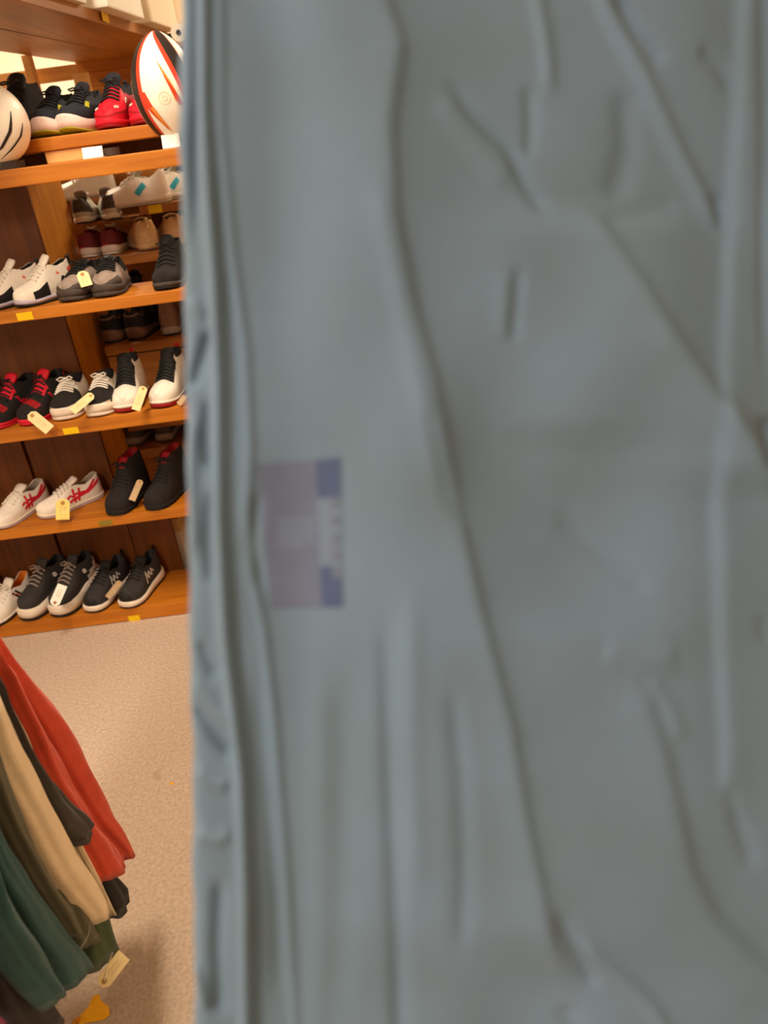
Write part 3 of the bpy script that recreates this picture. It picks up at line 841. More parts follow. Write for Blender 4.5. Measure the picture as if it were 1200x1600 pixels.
ball_band('red_band', RA, RCc, [(6, 87), (18, 50), (34, 10), (56, -40)], [30, 21, 16, 9], BALLR, rb, .25, .0007)
ball_band('black_band', RA, RCc, [(10, 87), (22, 50), (38, 10), (60, -40)], [22, 14, 11, 6], BALLK, rb, .25, .0012)
ball_band('flame_mark', RA, RCc, [(-6, 26), (8, 4), (22, -18)], [.4, 3.2, 5], BALLO, rb, .25, .0010)
ball_band('flame_mark', RA, RCc, [(2, 10), (14, -6), (28, -22)], [.3, 3, 5], BALLR, rb, .25, .0014)
ball_band('flame_mark', RA, RCc, [(-44, -6), (-30, -28), (-8, -52)], [8, 6, .5], BALLR, rb, .25, .0010)
ball_band('flame_mark', RA, RCc, [(-30, -22), (-16, -40), (2, -56)], [4, 4, .4], BALLO, rb, .25, .0014)
V, Fc = [], []
for rr in (9.5, 8.0, 4.2, 3.0):
    for k in range(24):
        an = 2 * math.pi * k / 24
        V.append(ball_pt(RA, RCc, math.radians(-2 + rr * 1.15 * math.cos(an)), math.radians(-14 + rr * 0.72 * math.sin(an)), .25, .001))
for q in (0, 2):
    for k in range(24):
        k2 = (k + 1) % 24
        Fc.append((q * 24 + k, q * 24 + k2, (q + 1) * 24 + k2, (q + 1) * 24 + k))
mesh_obj('emblem', V, Fc, BALLG, rb, True)
t = thing('ball_stand', 'black ring stand under the rugby ball', 'stand', (rb.location.x, 2.43, ROW[0] + EPS))
V, Fc = ring_data(0.036, 0.028, 0.02)
mesh_obj('ring', [(x, z, y + 0.0105) for x, y, z in V], Fc, BLACK, t)

BR = 0.105
pw_ = aty(-11, 199, 2.46)
sb = thing('soccer_ball', 'white leather soccer ball with thin black curved seams', 'ball', (pw_[0] + .006, 2.422, ROW[0] + 0.010 + BR))
ball_mesh('skin', BR, BR, BALLW, sb)
for pts, hw in (([(8, -50), (30, -36), (48, -14), (58, 12)], [.5, 3, 3, .6]), ([(24, -58), (46, -42), (66, -22), (74, -4)], [.4, 2.4, 2.4, .5]),
                ([(-20, -62), (-4, -60), (10, -66)], [.4, 4, .4]), ([(-50, 20), (-30, 40), (0, 52)], [.4, 2, .4]), ([(-70, -20), (-50, -34), (-34, -56)], [.4, 3, .4])):
    ball_band('black_mark', BR, BR, pts, hw, BALLK, sb, 0, .0009)
t = thing('ball_stand', 'black ring stand under the white soccer ball', 'stand', (sb.location.x, 2.435, ROW[0] + EPS))
V, Fc = ring_data(0.058, 0.040, 0.018)
mesh_obj('ring', [(x, z, y + 0.0092) for x, y, z in V], Fc, DGREY, t)

# ------------------------------------------------------------------ price tags
def price_tag(label, ends, Y, wpx, material=TAGM, nrm=(0.25, -0.8, 0.55), lines=2, group='manila price tags', string_to=None):
    """ends: pixel of the eyelet end and of the other end, at depth Y"""
    a = aty(*ends[0], Y); n = np.array(nrm, float); n /= np.linalg.norm(n)
    d = ray(*ends[1]); b = CAM + d * (np.dot(a - CAM, n) / np.dot(d, n))
    ax = b - a; Ln = np.linalg.norm(ax); ax /= Ln
    bx = np.cross(n, ax)
    dist = np.dot(a - CAM, _fw)
    hw = wpx / 2 / F_PX * dist
    t = thing('price_tag', label, 'tag', tuple(a), 0, group)
    def P(u, v, h): return ax * u + bx * v + n * h
    ch = hw * 0.55
    out = [(0, -hw + ch), (ch, -hw), (Ln, -hw), (Ln, hw), (ch, hw), (0, hw - ch)]
    V = [P(u, v, h) for h in (0, .0012) for u, v in out]
    Fc = [tuple(range(6))[::-1], tuple(range(6, 12))] + [(i, (i + 1) % 6, 6 + (i + 1) % 6, 6 + i) for i in range(6)]
    mesh_obj('card', V, Fc, material, t)
    V, Fc = [], []
    for rr in (hw * .34, hw * .14):
        for k in range(14):
            an = 2 * math.pi * k / 14
            V.append(P(ch * 1.1 + rr * math.cos(an), rr * math.sin(an), .0017))
    Fc = [(k, (k + 1) % 14, 14 + (k + 1) % 14, 14 + k) for k in range(14)] + [tuple(range(14, 28))]
    mesh_obj('eyelet', V, Fc, mat('brown card ring', (176, 128, 70), .8), t)
    for k in range(lines):
        u0 = Ln * .38; v0 = (-.25 + .5 * k) * hw
        V = [P(u0, v0 - hw * .05, .0016), P(Ln * .8, v0 - hw * .05, .0016), P(Ln * .8, v0 + hw * .05, .0016), P(u0, v0 + hw * .05, .0016)]
        mesh_obj('pencil_line', V, [(0, 1, 2, 3)], mat('faint pencil', (206, 184, 136), .8), t)
    if string_to is not None:
        s = aty(*string_to[:2], string_to[2]) - a
        e = P(ch * 1.1, 0, .002)
        mesh_obj('string', *tube_data([e, (e + s) / 2 + (0, -.006, .004), s], .0011, 5), STRING, t, True)
    return t
price_tag('manila tag leaning on the charcoal sports shoe', [(84, 946), (98, 914)], 2.30, 15, TAGW)
price_tag('tan tag wedged between the two black running shoes', [(188, 908), (168, 934)], 2.44, 9, mat('tan tag card', (190, 158, 120), .7))
price_tag('yellow manila tag hanging before the white striped shoe', [(98, 780), (98, 812)], 2.395, 20, mat('yellow manila card', (246, 212, 120), .7))
price_tag('tan tag between the two black suede boots', [(220, 750), (206, 782)], 2.44, 10, mat('tan tag card', (190, 158, 120), .7))
price_tag('manila tag hanging over the board edge below the black and red shoes', [(46, 646), (78, 672)], 2.355, 18)
price_tag('manila tag lying across the black and white skate shoes', [(145, 616), (113, 643)], 2.37, 13)
price_tag('manila tag between the two white high tops', [(225, 604), (212, 641)], 2.37, 13)
price_tag('manila tag on the grey and black work shoes', [(127, 424), (136, 447)], 2.40, 18)
price_tag('tan tag beside the edge of the blue garment on the middle shelf', [(290, 618), (279, 632)], 2.385, 8, mat('tan tag card', (190, 158, 120), .7))

def shelf_card(label, x, y, z, wd, hg):
    t = thing('price_card', label, 'tag', (x, y, z), 0, 'white price cards on the top shelf')
    v = [(-wd / 2, 0, 0), (wd / 2, 0, 0), (wd / 2, .012, hg), (-wd / 2, .012, hg), (-wd / 2, .002, 0), (wd / 2, .002, 0), (wd / 2, .014, hg), (-wd / 2, .014, hg)]
    mesh_obj('card', v, [(0, 1, 2, 3), (4, 7, 6, 5), (0, 4, 5, 1), (1, 5, 6, 2), (2, 6, 7, 3), (3, 7, 4, 0)], TAGW, t)
    v = [(-wd / 2, .0, 0), (wd / 2, 0, 0), (wd / 2, .035, 0), (-wd / 2, .035, 0), (-wd / 2, 0, .002), (wd / 2, 0, .002), (wd / 2, .035, .002), (-wd / 2, .035, .002)]
    mesh_obj('foot', v, box_data(0, 1, 0, 1, 0, 1)[1], TAGW, t)
    return t
shelf_card('white price card standing on the top board under the navy shoes', float(aty(144, 243, 2.38)[0]), 2.385, ROW[0] + EPS, .056, .028)
shelf_card('white price card standing on the top board at the rugby ball', float(aty(268, 226, 2.375)[0]), 2.372, ROW[0] + EPS, .050, .034)
gr = float(aty(165, 240, 2.43)[0])
t = thing('grey_disc', 'small dark grey disc lying behind the white price card', 'disc', (gr, 2.45, ROW[0] + EPS))
V, Fc = ring_data(0.036, 0.008, 0.02)
mesh_obj('disc', [(x, z, y + 0.0105) for x, y, z in V], Fc, DGREY, t)

# ------------------------------------------------------------------ clothes rack
RXC, RZC = -0.84, 1.26
rack = thing('clothes_rack', 'low chrome clothes rail carrying the row of hanging sweaters', 'rack', (RXC, 0.75, 0))
CHROME = mat('chrome', (200, 200, 200), 0.25, var=0.02, metal=1.0)
mesh_obj('rail', *tube_data([(0, -0.65, RZC), (0, 0.36, RZC)], 0.013, 12), CHROME, rack, True)
for yy in (-0.63, 0.345):
    mesh_obj('post', *tube_data([(0, yy, 0.02), (0, yy, RZC)], 0.014, 12), CHROME, rack, True)
    box('foot', -0.07, 0.05, yy - 0.05, yy + 0.05, 0.0, 0.022, BLACK, rack, 0.004)

def interp_list(z, table):
    zs = [q[0] for q in table]; vs = [q[1] for q in table]
    return float(np.interp(z, zs, vs))

def cloth_tube(name, material, parent, zs, y0, y1, xf, xb, folds=3, amp=0.006, seed=0, taper_bottom=0.9, n=40, hem=None):
    """closed hanging shape: for each height a flattened ring between y0(z)..y1(z) and xb(z)..xf(z)"""
    rnd = random.Random(seed)
    ph = [rnd.uniform(0, 6.28) for _ in range(6)]
    L = parent.location
    V, Fc = [], []
    lv = np.linspace(zs[0], zs[1], 30)
    for z in lv:
        a0, a1, f, b = interp_list(z, y0), interp_list(z, y1), interp_list(z, xf), interp_list(z, xb)
        cy, cx = (a0 + a1) / 2, (f + b) / 2
        ry, rx_ = (a1 - a0) / 2, (f - b) / 2
        q = (z - zs[0]) / (zs[1] - zs[0])
        for k in range(n):
            an = 2 * math.pi * k / n
            c, s = math.cos(an), math.sin(an)
            c2 = math.copysign(abs(c) ** 0.85, c); s2 = math.copysign(abs(s) ** 0.85, s)
            d = amp * (math.sin(folds * an + ph[0] + 1.2 * math.sin(q * 3 + ph[1])) + 0.5 * math.sin((folds * 2 + 1) * an + ph[2] + q * 2.0) + 0.5 * math.sin(q * 9 + an * 2 + ph[3]) + 0.45 * math.sin(q * 31 + an * 3 + ph[5]) * (1.2 - q))
            V.append((cx + rx_ * c2 + d * c - L.x, cy + ry * s2 + d * s - L.y, z + 0.004 * math.sin(an * 2 + ph[4]) * (1 - q) - L.z))
    if hem:
        for i in range(len(V)):
            x, y, z = V[i]
            q = (z + L.z - zs[0]) / (zs[1] - zs[0])
            a0, a1 = interp_list(zs[0], y0), interp_list(zs[0], y1)
            f = min(1, max(0, (y + L.y - a0) / (a1 - a0)))
            V[i] = (x, y, z + (hem[0] + (hem[1] - hem[0]) * f - zs[0]) * max(0, 1 - q * 1.5) ** 2)
    m_ = len(lv)
    for i in range(m_ - 1):
        for k in range(n):
            k2 = (k + 1) % n
            Fc.append((i * n + k, i * n + k2, (i + 1) * n + k2, (i + 1) * n + k))
    # hem turned inwards
    base = len(V)
    for k in range(n):
        x, y, z = V[k]
        cx = sum(V[j][0] for j in range(n)) / n; cy = sum(V[j][1] for j in range(n)) / n
        V.append((cx + (x - cx) * .8, cy + (y - cy) * .7, z + 0.02))
    for k in range(n):
        k2 = (k + 1) % n
        Fc.append((k2, k, base + k, base + k2))
    Fc.append(tuple(range(base, base + n)))
    Fc.append(tuple(range((m_ - 1) * n, m_ * n))[::-1] if False else tuple(range((m_ - 1) * n, m_ * n)))
    return mesh_obj(name, V, Fc, material, parent, True)

HANG = mat('black plastic hanger', (30, 28, 28), 0.5)
def hanger(parent, y):
    L = parent.location
    pts = [(-0.15, 0, 1.0), (-0.02, 0, 1.07), (0.0, 0, 1.09), (0.0, 0, 1.235), (0.018, 0, 1.268), (0.036, 0, 1.285), (0.02, 0, 1.3), (-0.005, 0, 1.292), (-0.022, 0, 1.275)]
    a = tube_data([(RXC + p[0] - L.x, y - L.y, p[2] - L.z) for p in pts], .005, 6)
    b = tube_data([(RXC + 0.0 - L.x, y - L.y, 1.08 - L.z), (RXC + 0.15 - L.x, y - L.y, 1.0 - L.z)], .005, 6)
    mesh_obj('hanger', *merge(a, b), HANG, parent, True)

def edge_table(pxs, X):
    """picture points of a hanging edge, read on the upright plane X -> (height, Y) pairs, lowest first"""
    q = [atx(px, py, X) for px, py in pxs]
    return sorted((float(p[2]), float(p[1])) for p in q)

def garment(name, label, cat, y, body, sleeves, material, group='sweaters on the rack', seed=0, amp=.004):
    t = thing(name, label, cat, (RXC, y, 0), 0, group)
    hanger(t, y)
    y0, y1, zb = body
    xf = -.665
    cloth_tube('body', material, t, (zb, 1.10), [(zb, y0), (0.8, y0 + .004), (1.0, y - .02), (1.1, y - .012)], [(zb, y1), (0.8, y1 - .004), (1.0, y + .02), (1.1, y + .012)],
               [(zb, xf), (0.85, xf - .01), (1.0, RXC + .16), (1.1, RXC + .06)], [(zb, 2 * RXC - xf), (0.85, 2 * RXC - xf + .01), (1.0, RXC - .16), (1.1, RXC - .06)], 5, amp, seed, n=56)
    for i, (left, right, zb, X, dx) in enumerate(sleeves):
        zt = 1.02
        hz = (edge_table(left, X + .3 * dx)[0][0], edge_table(right, X + .3 * dx)[0][0])
        hz = tuple(max(.015, h + .008) for h in hz)
        mh = (hz[0] + hz[1]) / 2
        hz = tuple(mh + (h - mh) * .65 for h in hz)
        zb = min(hz)
        def ext(tab, top):
            tab = [q for q in tab if q[0] < .93]
            return tab + [(zt, top)]
        cloth_tube('sleeve', material, t, (zb, zt), ext(edge_table(left, X + .3 * dx), y - .018), ext(edge_table(right, X + .3 * dx), y + .018), [(zb, X + dx / 2), (.85, X + dx / 2), (zt, RXC + .21)],
                   [(zb, X - dx / 2), (.85, X - dx / 2), (zt, RXC + .12)], 4, amp * .9, seed + 7 * i + 1, n=44, hem=hz)
    return t

FAB = dict(bump=.35, bscale=420, sheen=.15)
M_RED = mat('coral red knit', (216, 76, 48), .9, var=.08, **FAB)
M_CHAR = mat('charcoal fleece', (50, 44, 38), .95, var=.1, **FAB)
M_BLACK = mat('black fleece', (22, 18, 18), .95, var=.1, **FAB)
M_CREAM = mat('cream cotton', (244, 220, 182), .9, var=.04, **FAB)
M_OLIVE = mat('olive grey cotton', (92, 88, 66), .9, var=.08, **FAB)
M_GREEN = mat('dark green cotton', (56, 74, 40), .9, var=.08, **FAB)
M_TEAL = mat('teal fleece', (44, 84, 84), .9, var=.08, **FAB)
M_MAR = mat('dark maroon cotton', (50, 28, 28), .9, var=.08, **FAB)
M_MAG = mat('magenta cotton', (150, 30, 90), .9, var=.08, **FAB)

SX = -.60
garment('sweater', 'coral red sweater farthest along the clothes rail', 'sweater', 1.03, (1.02, 1.08, .28),
        [([(0, 1050), (40, 1140), (90, 1260), (130, 1320), (160, 1370)], [(0, 1030), (50, 1110), (100, 1200), (150, 1290), (190, 1335), (207, 1368)], .232, SX, .05),
         ([(0, 1045), (60, 1145), (120, 1245), (160, 1310), (196, 1348)], [(0, 998), (45, 1050), (95, 1105), (125, 1160), (160, 1235), (195, 1300), (213, 1338)], .245, SX - .02, .05)], M_RED, seed=3)
garment('sweater', 'long black sweater hanging lowest between the red and cream ones', 'sweater', .985, (.97, 1.01, .18),
        [([(60, 1200), (110, 1300), (150, 1370), (180, 1435)], [(70, 1190), (130, 1290), (175, 1365), (198, 1385), (203, 1420)], .165, SX - .06, .06)], M_BLACK, seed=5)
garment('sweater', 'charcoal sweater beside the coral red one, hem shorter', 'sweater', .962, (.945, .968, .46),
        [([(0, 1110), (50, 1220), (100, 1310), (128, 1325)], [(0, 1075), (35, 1150), (80, 1220), (120, 1265), (150, 1293)], .425, SX + .012, .05)], M_CHAR, seed=8, amp=.003)
garment('sweater', 'cream sweater with narrow cuff in the middle of the rail', 'sweater', .905, (.895, .94, .36),
        [([(0, 1190), (50, 1285), (100, 1385), (138, 1432), (150, 1447)], [(0, 1098), (60, 1210), (100, 1290), (140, 1360), (160, 1395), (168, 1430)], .283, SX + .01, .06),
         ([(158, 1395), (174, 1436)], [(164, 1395), (185, 1434)], .268, SX, .02)], M_CREAM, seed=11, amp=.0025)
garment('sweater', 'dark green sweater whose cuff carries a manila tag', 'sweater', .875, (.868, .892, .28),
        [([(120, 1400), (140, 1450), (152, 1500), (150, 1514)], [(150, 1400), (172, 1440), (182, 1470), (191, 1497)], .195, SX - .01, .05)], M_GREEN, seed=13, amp=.003)
garment('sweatshirt', 'olive grey sweatshirt with a thin drawcord next to the cream one', 'sweater', .845, (.838, .865, .30),
        [([(0, 1200), (30, 1280), (75, 1370), (105, 1425), (127, 1485)], [(0, 1155), (50, 1260), (100, 1365), (140, 1440), (160, 1475)], .262, SX - .005, .05),
         ([(0, 1262), (40, 1345), (80, 1415), (115, 1470)], [(0, 1195), (30, 1275), (75, 1365), (105, 1420), (127, 1472)], .295, SX + .012, .05)], M_OLIVE, seed=17, amp=.003)
cord = [o for o in bpy.data.objects if o.name.startswith('sweatshirt')][0]
cd = [atx(139, 1442, -.572), atx(138, 1460, -.572), atx(132, 1472, -.570), atx(126, 1482, -.570)]
mesh_obj('drawcord', *tube_data([p - np.array(cord.location) for p in cd], .0016, 6), mat('grey cord', (140, 140, 128), .8), cord, True)
garment('sweater', 'dark maroon sweater squeezed between the olive and teal ones', 'sweater', .805, (.798, .815, .36),
        [([(0, 1330), (60, 1410), (100, 1460)], [(0, 1235), (40, 1335), (100, 1440)], .34, SX - .03, .05)], M_MAR, seed=19, amp=.003)
garment('fleece', 'teal fleece with two round cuffs near the floor', 'sweater', .772, (.76, .79, .36),
        [([(0, 1378), (25, 1425), (60, 1490), (96, 1545)], [(0, 1318), (40, 1370), (80, 1430), (130, 1490), (149, 1515), (147, 1540)], .235, SX, .07),
         ([(0, 1460), (30, 1510), (58, 1550), (86, 1574)], [(0, 1400), (40, 1450), (76, 1506), (98, 1555)], .315, SX + .025, .06)], M_TEAL, seed=23, amp=.003)
garment('sweater', 'black sweater nearest in the row below the teal fleece', 'sweater', .715, (.70, .73, .24),
        [([(0, 1600), (60, 1680)], [(0, 1462), (40, 1528), (104, 1592)], .17, SX - .02, .07)], mat('brown black fleece', (34, 24, 24), .95, **FAB), seed=29)
garment('sweater', 'magenta sweater just showing in the lower left corner', 'sweater', .645, (.62, .66, .30),
        [([(-40, 1640), (-20, 1700)], [(0, 1584), (16, 1604)], .30, SX, .05)], M_MAG, seed=31)

# tag on the green sleeve and yellow scrap on the carpet
price_tag('manila tag with clipped corners hanging off the dark green cuff', [(157, 1540), (194, 1492)], float(atx(157, 1540, -.565)[1]), 24, TAGM, nrm=(0.55, -0.55, 0.62), lines=2, string_to=(176, 1488, .86))

def scrap():
    c = atz(149, 1587, 0.0)
    t = thing('paper_scrap', 'crumpled yellow scrap lying on the carpet by the clothes', 'scrap', (c[0], c[1], 0.0))
    t.scale = (.8, .8, .72)
    rnd = random.Random(9)
    outl = [(-.045, -.012, .004), (-.036, .002, .010), (-.016, .014, .020), (-.006, .030, .034), (.008, .034, .036), (.016, .020, .026), (.034, .010, .016), (.040, -.006, .008), (.026, -.014, .003), (-.012, -.016, .003), (-.034, -.018, .002)]
    V = [(x, y, z) for x, y, z in outl] + [(-.028, -.006, .014), (-.004, .006, .030), (.016, .0, .022)] + [(x * .96, y * .96, max(.0006, z - .004)) for x, y, z in outl]
    Fc = [(0, 10, 11), (0, 11, 1), (1, 11, 12, 2), (2, 12, 3), (3, 12, 4), (4, 12, 5), (5, 12, 13), (5, 13, 6), (6, 13, 7), (7, 13, 8), (8, 13, 12, 9), (9, 12, 11), (9, 11, 10)]
    n = len(outl)
    o_ = n + 3
    for i in range(n):
        j = (i + 1) % n
        Fc.append((i, j, o_ + j, o_ + i))
    Fc.append(tuple(range(o_, o_ + n))[::-1])
    mesh_obj('paper', V, Fc, mat('yellow orange paper', (250, 176, 10), .6, var=.1, scale=30), t)
    v, f = tube_data([(-.048, -.016, .005), (-.040, -.008, .010), (-.032, -.012, .012)], .006, 6)
    mesh_obj('twisted_end', v, f, mat('orange paper', (222, 140, 20), .6), t, True)
scrap()
pc = atz(268, 1224, 0)
cr = thing('crumb', 'tiny yellow crumb alone on the open carpet', 'crumb', (pc[0], pc[1], 0))
V = [(-.006, -.003, .0005), (.004, -.005, .0005), (.006, .003, .0005), (-.003, .005, .0005), (0, 0, .004)]
mesh_obj('flake', V, [(0, 1, 4), (1, 2, 4), (2, 3, 4), (3, 0, 4), (3, 2, 1, 0)], mat('yellow orange paper', (250, 176, 10)), cr)

# ------------------------------------------------------------------ blue garment held up close
D0 = 0.45
MMPX = D0 / F_PX                       # metres per pixel at the cloth
def poly_dist(X, Y, pts):
    """distance to a polyline, signed side (+ on the right of its direction), and position 0..1 along it"""
    pts = np.array(pts, float)
    best = np.full(X.shape, 1e9); side = np.zeros(X.shape); along = np.zeros(X.shape)
    seg = np.linalg.norm(np.diff(pts, axis=0), axis=1); tot = seg.sum(); acc = 0
    for i in range(len(pts) - 1):
        a, b = pts[i], pts[i + 1]; d = b - a
        t = ((X - a[0]) * d[0] + (Y - a[1]) * d[1]) / (d @ d)
        tc = np.clip(t, 0, 1)
        dx = X - (a[0] + tc * d[0]); dy = Y - (a[1] + tc * d[1])
        ds = np.hypot(dx, dy)
        m_ = ds < best
        best = np.where(m_, ds, best)
        side = np.where(m_, np.sign(d[0] * (Y - a[1]) - d[1] * (X - a[0])), side)
        along = np.where(m_, (acc + tc * seg[i]) / tot, along)
        acc += seg[i]
    return best, side, along

GAIN = 1.3
def cloth_height(X, Y):
    H = np.zeros(X.shape)
    def ridge(pts, wd, h, fade=0.18):
        nonlocal H
        d, s, al = poly_dist(X, Y, pts)
        env = np.clip(al / fade, 0, 1) * np.clip((1 - al) / fade, 0, 1) if fade else 1.0
        env = env * env * (3 - 2 * env) if fade else 1.0
        k = (1.0 if abs(h) >= 4.5 or not fade and wd > 50 else GAIN) * (1.6 if max(q[0] for q in pts) < 400 else 1.0)
        H = H + k * h * np.exp(-(d / wd) ** 2) * env
    def step(pts, wd, h, back, fade=0.15):
        """surface stands h proud on the left of the line (seen going down), eases back over `back` pixels"""
        nonlocal H
        d, s, al = poly_dist(X, Y, pts)
        env = np.clip(al / fade, 0, 1) * np.clip((1 - al) / fade, 0, 1) if fade else 1.0
        env = env * env * (3 - 2 * env) if fade else 1.0
        sd = d * s                                   # + on the screen left when the line runs downwards
        prof = 0.5 * (1 + np.tanh(sd / wd)) * np.exp(-np.maximum(sd, 0) / back) - 0.5 * (1 - np.tanh(sd / wd)) * np.exp(-np.maximum(-sd, 0) / back)
        H = H + 0.5 * GAIN * h * prof * env
    def crest(pts, wd, h, left, right, drop=.35, fade=0.12):
        """fold crest along the line: climbs gently from the left, drops at the line, runs out to the right"""
        nonlocal H
        d, s, al = poly_dist(X, Y, pts)
        ya, yb = pts[0][1], pts[-1][1]
        env = np.clip((Y - ya) / (fade * (yb - ya)), 0, 1) * np.clip((yb - Y) / (fade * (yb - ya)), 0, 1)
        env = env * env * (3 - 2 * env)
        sd = d * s
        on = 0.5 * (1 + np.tanh(sd / wd))
        H = H + h * env * (on * np.exp(-np.maximum(sd, 0) / left) + (1 - on) * (1 - drop) * np.exp(-np.maximum(-sd, 0) / right))
    # broad shape
    ridge([(545, -400), (570, 300), (610, 700), (660, 1200), (700, 2000)], 95, 5, 0)
    ridge([(430, -400), (440, 300), (460, 900), (470, 2000)], 60, -5, 0)
    ridge([(960, -400), (950, 500), (990, 1200), (1000, 2000)], 170, 6, 0)
    ridge([(900, 650), (900, 1000)], 160, -4)
    # seam strip at the left edge
    ridge([(318, -400), (322, 150), (330, 300), (340, 450), (346, 600), (346, 800), (356, 1000), (378, 1200), (386, 1400), (386, 2000)], 11, 3.4, 0)
    ridge([(345, -400), (348, 200), (366, 400), (386, 550), (393, 700), (388, 800), (396, 900), (412, 980), (426, 1100), (442, 1300), (460, 1600), (466, 2000)], 8, 1.8, 0)
    ridge([(311, -400), (312, 100), (306, 250), (310, 420)], 9, -2.4)
    ridge([(330, 512), (316, 560), (300, 610)], 8, -2.6)
    ridge([(300, 470), (322, 500)], 9, 1.8)
    ridge([(326, 620), (322, 690), (328, 740)], 7, -1.8)
    ridge([(330, 760), (326, 840), (330, 920)], 8, -1.6)
    ridge([(305, 640), (300, 760), (305, 880)], 9, 1.6)
    ridge([(298, 1105), (330, 1140), (366, 1185)], 10, -2.8)
    ridge([(296, 1060), (330, 1090), (360, 1130)], 8, 1.2)
    ridge([(312, 1000), (340, 1060)], 10, -1.8)
    ridge([(305, 1200), (330, 1220), (360, 1230)], 9, 1.6)
    ridge([(305, 1300), (340, 1310), (365, 1300)], 10, 1.4)
    ridge([(345, 1360), (340, 1480), (345, 1600)], 12, -2.4)
    ridge([(300, 1500), (325, 1580)], 9, 1.8)
    ridge([(405, 760), (395, 850), (410, 930)], 10, -2.0)
    ridge([(398, 1020), (412, 1200), (430, 1400), (436, 1600)], 12, -1.6)
    # long fold from the top to the lower middle
    crest([(595, -200), (596, 0), (629, 90), (613, 213), (619, 347), (645, 480), (677, 597), (715, 800), (752, 960), (795, 1120), (821, 1280), (843, 1385), (856, 1450), (900, 1560)], 8, 17.0, 210, 130, .26, .08)
    ridge([(575, 280), (595, 340), (625, 480), (650, 600), (690, 800)], 16, 1.6)
    # upper right creases
    ridge([(690, 130), (740, 190), (790, 235), (822, 300), (860, 356)], 11, -3.0)
    ridge([(680, 160), (740, 230), (800, 300)], 22, 2.0)
    ridge([(822, 140), (826, 200), (822, 260)], 10, -2.2)
    ridge([(828, -60), (838, 20), (850, 90), (856, 170)], 10, 2.4)
    ridge([(806, 420), (802, 480), (797, 545)], 9, -2.0)
    ridge([(788, 430), (780, 540)], 14, 1.0)
    crest([(900, 310), (928, 358), (975, 430), (1040, 530), (1100, 610), (1160, 690), (1230, 790)], 9, 13.0, 120, 90, .35, .15)
    ridge([(985, 500), (1060, 580), (1130, 660), (1180, 730), (1240, 830)], 26, 2.5)
    ridge([(905, -60), (950, 40), (1000, 130), (1060, 250), (1135, 385)], 13, 3.2)
    ridge([(955, 0), (990, 60), (1035, 112)], 12, -2.8)
    ridge([(1085, 80), (1120, 105), (1150, 150)], 14, -2.4)
    ridge([(970, 140), (975, 240), (950, 330)], 20, -2.4)
    ridge([(930, 360), (1000, 340), (1060, 320)], 18, -1.4)
    ridge([(1120, 300), (1132, 360)], 14, -2.2)
    # band along the right
    step([(1125, 1300), (1128, 1150), (1120, 1000), (1114, 800), (1120, 560), (1134, 400), (1148, 200), (1158, 0), (1166, -300)], 9, 4.5, 90, .08)
    ridge([(1196, -300), (1192, 300), (1186, 640)], 10, -2.2)
    ridge([(1190, 650), (1196, 740)], 18, -4.0)
    ridge([(1190, 960), (1200, 1010)], 14, -1.6)
    # lower part
    step([(980, 1040), (1010, 1090), (1035, 1160), (1060, 1270), (1078, 1350), (1120, 1430), (1180, 1490), (1240, 1540)], 13, 5.0, 80, .12)
    ridge([(1005, 1050), (1040, 1100), (1060, 1160)], 14, 1.6)
    ridge([(1130, 1220), (1155, 1290), (1180, 1360)], 14, -2.0)
    ridge([(890, 1440), (925, 1480), (960, 1510), (1010, 1560), (1050, 1620)], 11, 2.6)
    ridge([(860, 1400), (900, 1480), (930, 1540)], 13, -2.6)
    ridge([(880, 1560), (905, 1640)], 18, -2.0)
    ridge([(600, 930), (606, 1080), (612, 1250), (622, 1500), (630, 1800)], 14, -3.0)
    ridge([(642, 900), (640, 1150), (650, 1400)], 18, 1.6)
    ridge([(700, 1040), (716, 1200), (722, 1350), (716, 1500)], 14, -1.8)
    ridge([(545, 1000), (540, 1250), (535, 1600)], 22, -1.2)
    ridge([(500, 1000), (500, 1300), (490, 1700)], 20, 1.6)
    ridge([(660, 640), (700, 780), (720, 830)], 12, -1.2)
    ridge([(860, 800), (900, 830), (960, 880), (1020, 930)], 18, -1.6)
    ridge([(930, 1010), (1000, 1030), (1060, 1020)], 24, 1.4)
    # small irregular wrinkling
    rs = np.random.RandomState(5)
    for _ in range(34):
        fx, fy = rs.uniform(-.016, .016), rs.uniform(-.010, .010)
        H = H + 0.24 * np.sin(X * fx * 2 + Y * fy * 2 + rs.uniform(0, 6.28))
    return H

EDGE_Y = [-400, 0, 100, 200, 400, 480, 600, 800, 1000, 1200, 1600, 2000]
EDGE_X = [286, 283, 279, 277, 284, 286, 288, 290, 294, 297, 300, 302]
def cloth_point(X, Y, H):
    """pixel-sized cloth coordinates -> metres in the cloth's own frame (x right, y up, z towards the viewer)"""
    return np.stack([(X - 600) * MMPX, (800 - Y) * MMPX, H * 0.001], -1)

